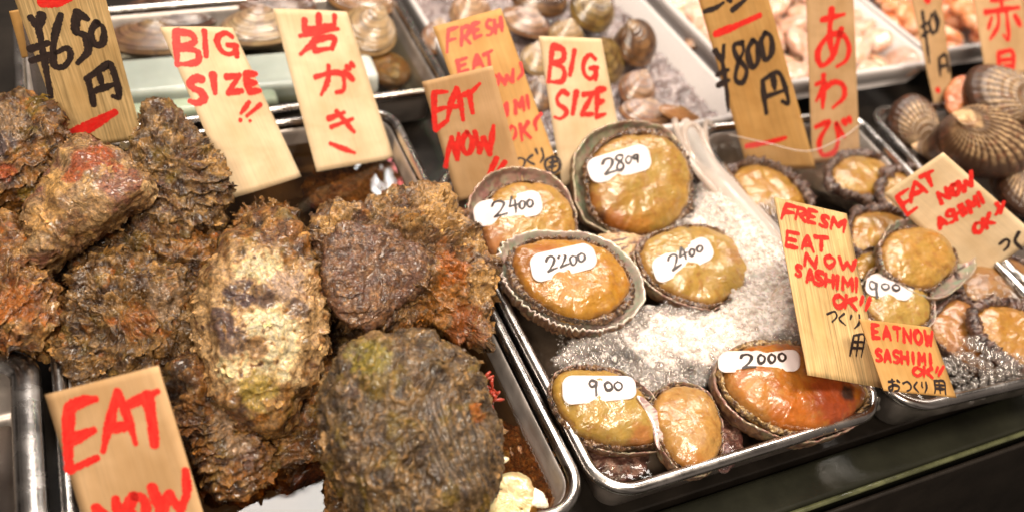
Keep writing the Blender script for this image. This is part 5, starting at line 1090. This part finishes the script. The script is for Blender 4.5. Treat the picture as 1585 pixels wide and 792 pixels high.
price('b7', 'white price label reading 2000 on the orange front right abalone', (1177, 557), 59, 17.5, 4, glyph('2', (1147, 546), (19, 2), (2, 22))+glyph('0', (1171, 549), (11, 1), (0, 15))+glyph('0', (1186, 550), (11, 1), (0, 14))+glyph('0', (1201, 549), (12, 1), (0, 13)), 3.4)
price('c6', 'white price label reading 900 half behind the FRESH sheet in the right tray', (1377, 442), 35, 20, 8, glyph('9', (1345, 434), (12, 1), (4, 26))+glyph('o', (1362, 436), (12, 2), (0, 13))+glyph('o', (1378, 438), (12, 2), (0, 13)), 3.4, .15)

# ------------------------------------------------------------------ foam, bubbles, hose, plastic film
def inpoly(pts, poly):
    x, y = pts[:, 0], pts[:, 1]; ins = np.zeros(len(pts), bool); dmin = np.full(len(pts), 1e9); j = len(poly)-1
    for i in range(len(poly)):
        a, b = poly[i], poly[j]
        cnd = ((a[1] > y) != (b[1] > y)) & (x < (b[0]-a[0])*(y-a[1])/(b[1]-a[1]+1e-12)+a[0]); ins ^= cnd
        e = b-a; t = np.clip(((pts-a)@e)/(e@e+1e-12), 0, 1); dmin = np.minimum(dmin, np.linalg.norm(pts-a-t[:, None]*e, axis=1)); j = i
    return np.where(ins, dmin, -dmin)
FZ = -.006
fp = np.array([P(*q, FZ)[:2] for q in [(1058, 215), (1092, 250), (1130, 290), (1180, 350), (1224, 392), (1252, 450), (1276, 530), (1262, 560), (1150, 560), (1100, 590), (1060, 610), (1000, 608), (960, 580), (900, 572), (850, 560), (870, 528), (920, 505), (960, 480), (1000, 465), (1040, 462), (1100, 478), (1130, 455), (1120, 420), (1090, 378), (1050, 362), (1040, 345), (1068, 320), (1075, 280)]])
core = np.array([P(*q, FZ)[:2] for q in [(1075, 262), (1130, 300), (1180, 352), (1215, 392), (1225, 470), (1200, 540), (1120, 560), (1010, 560), (960, 520), (1010, 480), (1100, 482), (1150, 430), (1110, 385), (1065, 340)]])
mound = np.array([P(*q, FZ)[:2] for q in [(1068, 240), (1100, 262), (1180, 350), (1226, 400), (1250, 450), (1272, 540), (1236, 545), (1205, 490), (1180, 440), (1130, 400), (1080, 330)]])
step = .0011
x0, y0 = fp.min(0)-.004; x1, y1 = fp.max(0)+.004
gx = np.arange(x0, x1, step); gy = np.arange(y0, y1, step); XX, YY = np.meshgrid(gx, gy); q2 = np.stack([XX.ravel(), YY.ravel()], 1)
p3 = np.stack([q2[:, 0], q2[:, 1], 0*q2[:, 0]], 1)
ds = inpoly(q2, fp)+.007*fbm(p3*120, 3, 71); dc = inpoly(q2, core)+.008*fbm(p3*90, 3, 72); dm = inpoly(q2, mound)
dens = sstep(0, .006, ds)*(.22+.78*sstep(-.006, .012, dc))*sstep(-.55, .25, fbm(p3*60, 4, 73)+.35*sstep(0, .01, dc))
hz = FZ-.006+.0035*sstep(0, .01, ds)+.018*sstep(-.004, .020, dm)+.0030*fbm(p3*90, 3, 74)+.0006*noise(p3*420, 75)+.003*sstep(0, .01, dc)
keepv = ds > -.001
f = gridf(len(gy), len(gx), wrap=False); f = f[keepv[f].all(1)]
used = np.unique(f); remap = -np.ones(len(q2), int); remap[used] = np.arange(len(used))
V = np.stack([q2[:, 0], q2[:, 1], hz], 1)[used]; dd = dens[used]
o = mesh('foam', V, [remap[f]], M['foam'], colors=np.repeat(dd[:, None], 3, 1)); o['kind'] = 'stuff'; o['label'] = 'white foam churned up in the middle abalone tray'; o['category'] = 'foam'
# bubbles
def ico(r=1, seg=10, rings=6):
    th = np.linspace(0, 2*math.pi, seg, endpoint=False)[None]; ph = np.linspace(.001, math.pi*.55, rings)[:, None]
    return np.stack([np.sin(ph)*np.cos(th), np.sin(ph)*np.sin(th), np.cos(ph)+0*th], -1).reshape(-1, 3), gridf(rings, seg, flip=True)
def bubbles(name, label, C3, rad, mat=None):
    bv, bf = ico(1, 12, 7); n = len(C3)
    V = (bv[None]*rad[:, None, None]+C3[:, None, :]).reshape(-1, 3); F = (bf[None]+(np.arange(n)*len(bv))[:, None, None]).reshape(-1, 4)
    o = mesh(name, V, [F], mat or M['bubble']); o['kind'] = 'stuff'; o['label'] = label; o['category'] = 'bubbles'; return o
rb = np.random.RandomState(21)
strand = sstep(-.25, .35, fbm(p3*150, 4, 81))*(.25+.75*sstep(-.3, .2, fbm(p3*45, 3, 82)))
okf = np.where(ds > .0015)[0]; wf = dens[okf]*strand[okf]+.02; pk = rb.choice(okf, 3600, p=wf/wf.sum()) if False else np.random.RandomState(8).choice(okf, 3600, p=wf/wf.sum())
rf = np.random.RandomState(9); rad_f = np.clip(np.exp(rf.normal(math.log(.00075), .5, len(pk))), .0003, .0028)
Cf = np.stack([q2[pk, 0], q2[pk, 1], hz[pk]+rad_f*rf.uniform(-.4, .9, len(pk))], 1)+rf.uniform(-.0006, .0006, (len(pk), 3))*[1, 1, .2]
bv8, bf8 = ico(1, 8, 4); Vf = (bv8[None]*rad_f[:, None, None]+Cf[:, None, :]).reshape(-1, 3); Ff = (bf8[None]+(np.arange(len(pk))*len(bv8))[:, None, None]).reshape(-1, 4)
o = mesh('froth', Vf, [Ff], M['froth']); o['kind'] = 'stuff'; o['label'] = 'fine white froth standing on the foam in the middle tray'; o['category'] = 'foam'
ok = np.where((ds > .001))[0]; pick = rb.choice(ok, 4200, p=(lambda z: z/z.sum())(.25+sstep(.012, -.004, dc[ok])))
rad = np.clip(np.exp(rb.normal(math.log(.0011), .5, len(pick))), .0005, .0034)
Cb = np.stack([q2[pick, 0], q2[pick, 1], hz[pick]-rad*.15], 1)+rb.uniform(-.0005, .0005, (len(pick), 3))
bubbles('bubbles', 'clear bubbles floating on and around the foam in the middle tray', Cb, rad)
def patchb(poly, n, z, mr, seed, name, label):
    r_ = np.random.RandomState(seed); pp = np.array([P(*q, z)[:2] for q in poly]); lo, hi = pp.min(0), pp.max(0); out = []
    c = r_.uniform(lo, hi, (n*4, 2)); c = c[inpoly(c, pp) > 0][:n]
    rad = np.clip(np.exp(r_.normal(math.log(mr), .4, len(c))), mr*.4, mr*2.4)
    bubbles(name, label, np.column_stack([c, np.full(len(c), z)-rad*.2]), rad)
patchb([(1440, 560), (1490, 540), (1560, 575), (1585, 560), (1600, 590), (1500, 622), (1450, 615)], 520, -.013, .0014, 31, 'bubbles', 'dark bubbles along the front rim of the right tray')
patchb([(1150, 330), (1200, 300), (1215, 330), (1212, 390), (1180, 370)], 260, -.010, .0016, 32, 'bubbles', 'dark bubbles left of the FRESH sheet')
patchb([(1490, 420), (1560, 430), (1600, 470), (1560, 480), (1500, 460)], 260, -.002, .0011, 33, 'bubbles', 'froth around the abalone under the tilted sheet')
patchb([(1480, 530), (1520, 520), (1560, 545), (1600, 555), (1560, 580), (1500, 560)], 160, -.004, .0018, 34, 'bubbles', 'bubbles strung along the dark fringe of the right edge abalone')
patchb([(860, 500), (1000, 500), (1060, 600), (900, 570), (850, 560)], 260, -.0155, .0009, 35, 'bubbles', 'scattered small bubbles on clear water beside the foam')
patchb([(1310, 590), (1350, 590), (1368, 625), (1330, 650)], 60, -.012, .0016, 36, 'bubbles', 'bubbles in the front right corner of the middle tray')
# large bubble dome resting against the foam
c0 = P(1243, 476, .030); bv, bf = ico(1, 48, 24)
o = mesh('large_bubble', bv*np.array([.026, .026, .026])+c0, [bf], M['bubble']); tag(o, 'big clear bubble bulging out of the foam against the FRESH sheet', 'bubble')
# hose bringing air / water
def hose(label, px, r, mat, name='hose'):
    pts = catmull([P(a, b, z) for a, b, z in px], .003); V, f = tube(pts, r, 14); o = mesh(name, V, f, mat); tag(o, label, 'hose', 'hoses in the middle tray'); return o
hose('translucent hose ending upright beside the 2800 abalone', [(1044, 186, .022), (1052, 215, .020), (1072, 255, .014), (1110, 300, .008), (1160, 350, .002), (1210, 400, -.008)], .0032, M['hose'])
hose('translucent hose bent in a loop behind the upright one', [(1112, 270, .004), (1096, 232, .012), (1084, 203, .018), (1070, 192, .022), (1059, 202, .022), (1064, 228, .018), (1085, 262, .008), (1120, 305, .0), (1150, 335, -.010)], .0033, M['hose'])
hose('thin pale hose running down along the right rim of the middle tray', [(1104, 196, .004), (1092, 190, .008), (1100, 240, .006), (1150, 300, .008), (1195, 355, .006), (1222, 395, .0)], .0026, M['hose'])

def film(label, grid, mat=None, thick=.0004, edge=True):
    """clear plastic sheet given as rows of (px,py,z)"""
    G = np.array([[P(*q) for q in row] for row in grid]); R_, K = G.shape[:2]
    rows = [catmull(list(G[r]), .004) for r in range(R_)]; m = min(len(r) for r in rows)
    rows = [np.array([r[int(round(i*(len(r)-1)/(m-1)))] for i in range(m)]) for r in rows]
    cols = np.array([catmull([r[i] for r in rows], .004)[:1000] for i in range(m)], dtype=object)
    mm = min(len(c) for c in cols); GG = np.array([[c[int(round(j*(len(c)-1)/(mm-1)))] for j in range(mm)] for c in cols], float)
    V = GG.reshape(-1, 3); f = gridf(m, mm, wrap=False)
    o = mesh('plastic_film', V, [f], mat or M['film']); tag(o, label, 'plastic sheet')
    Vt, ft = tube(rows[0], .0005, 6); mesh('film_edge', Vt, ft, M['milky'], o)
    return o
film('milky wrinkled plastic strip running along the right side of the foam', [[(1048, 200, .016), (1072, 250, .012), (1112, 305, .008), (1160, 362, .004), (1202, 412, -.002)], [(1056, 186, .022), (1090, 238, .022), (1132, 292, .020), (1178, 345, .014), (1214, 396, .006)], [(1066, 184, .020), (1102, 240, .016), (1142, 288, .012), (1192, 345, .008), (1222, 392, .0)], [(1074, 200, .010), (1110, 250, .008), (1158, 302, .004), (1206, 352, .0), (1232, 400, -.006)]], M['milky'])
film('clear plastic film curling in front of the 800 yen sheet and the hiragana sheet', [[(1128, 208, .020), (1190, 222, .018), (1250, 234, .017), (1300, 215, .018), (1336, 190, .022)], [(1140, 235, .006), (1195, 248, .004), (1252, 252, .004), (1300, 246, .004), (1340, 225, .006)], [(1150, 262, -.014), (1200, 270, -.014), (1255, 272, -.014), (1300, 268, -.014), (1340, 252, -.014)]])
# sleeve behind the 650 yen sheet, and a spare sheet behind it
def board(name, label, cat, corners, z0, yaw, tilt, mat, dist=.0):
    e = sheet(name, label, corners, z0, yaw, tilt, mat, dist=dist, cat=cat, group=None); return e
board('plastic_holder', 'grey plastic holder sticking out left of the 650 yen sheet', 'sign holder', [(32, 18), (120, 10), (130, 170), (58, 178)], .04, 0, 8, M['holder'], .006)
board('wooden_sign', 'edge of a spare brown sheet behind the 650 yen sheet', 'price sign', [(14, 18), (90, 5), (110, 75), (34, 90)], .09, 0, 8, M['orange'], .012)
print('objects', len(bpy.data.objects), 'verts', sum(len(m.vertices) for m in bpy.data.meshes))
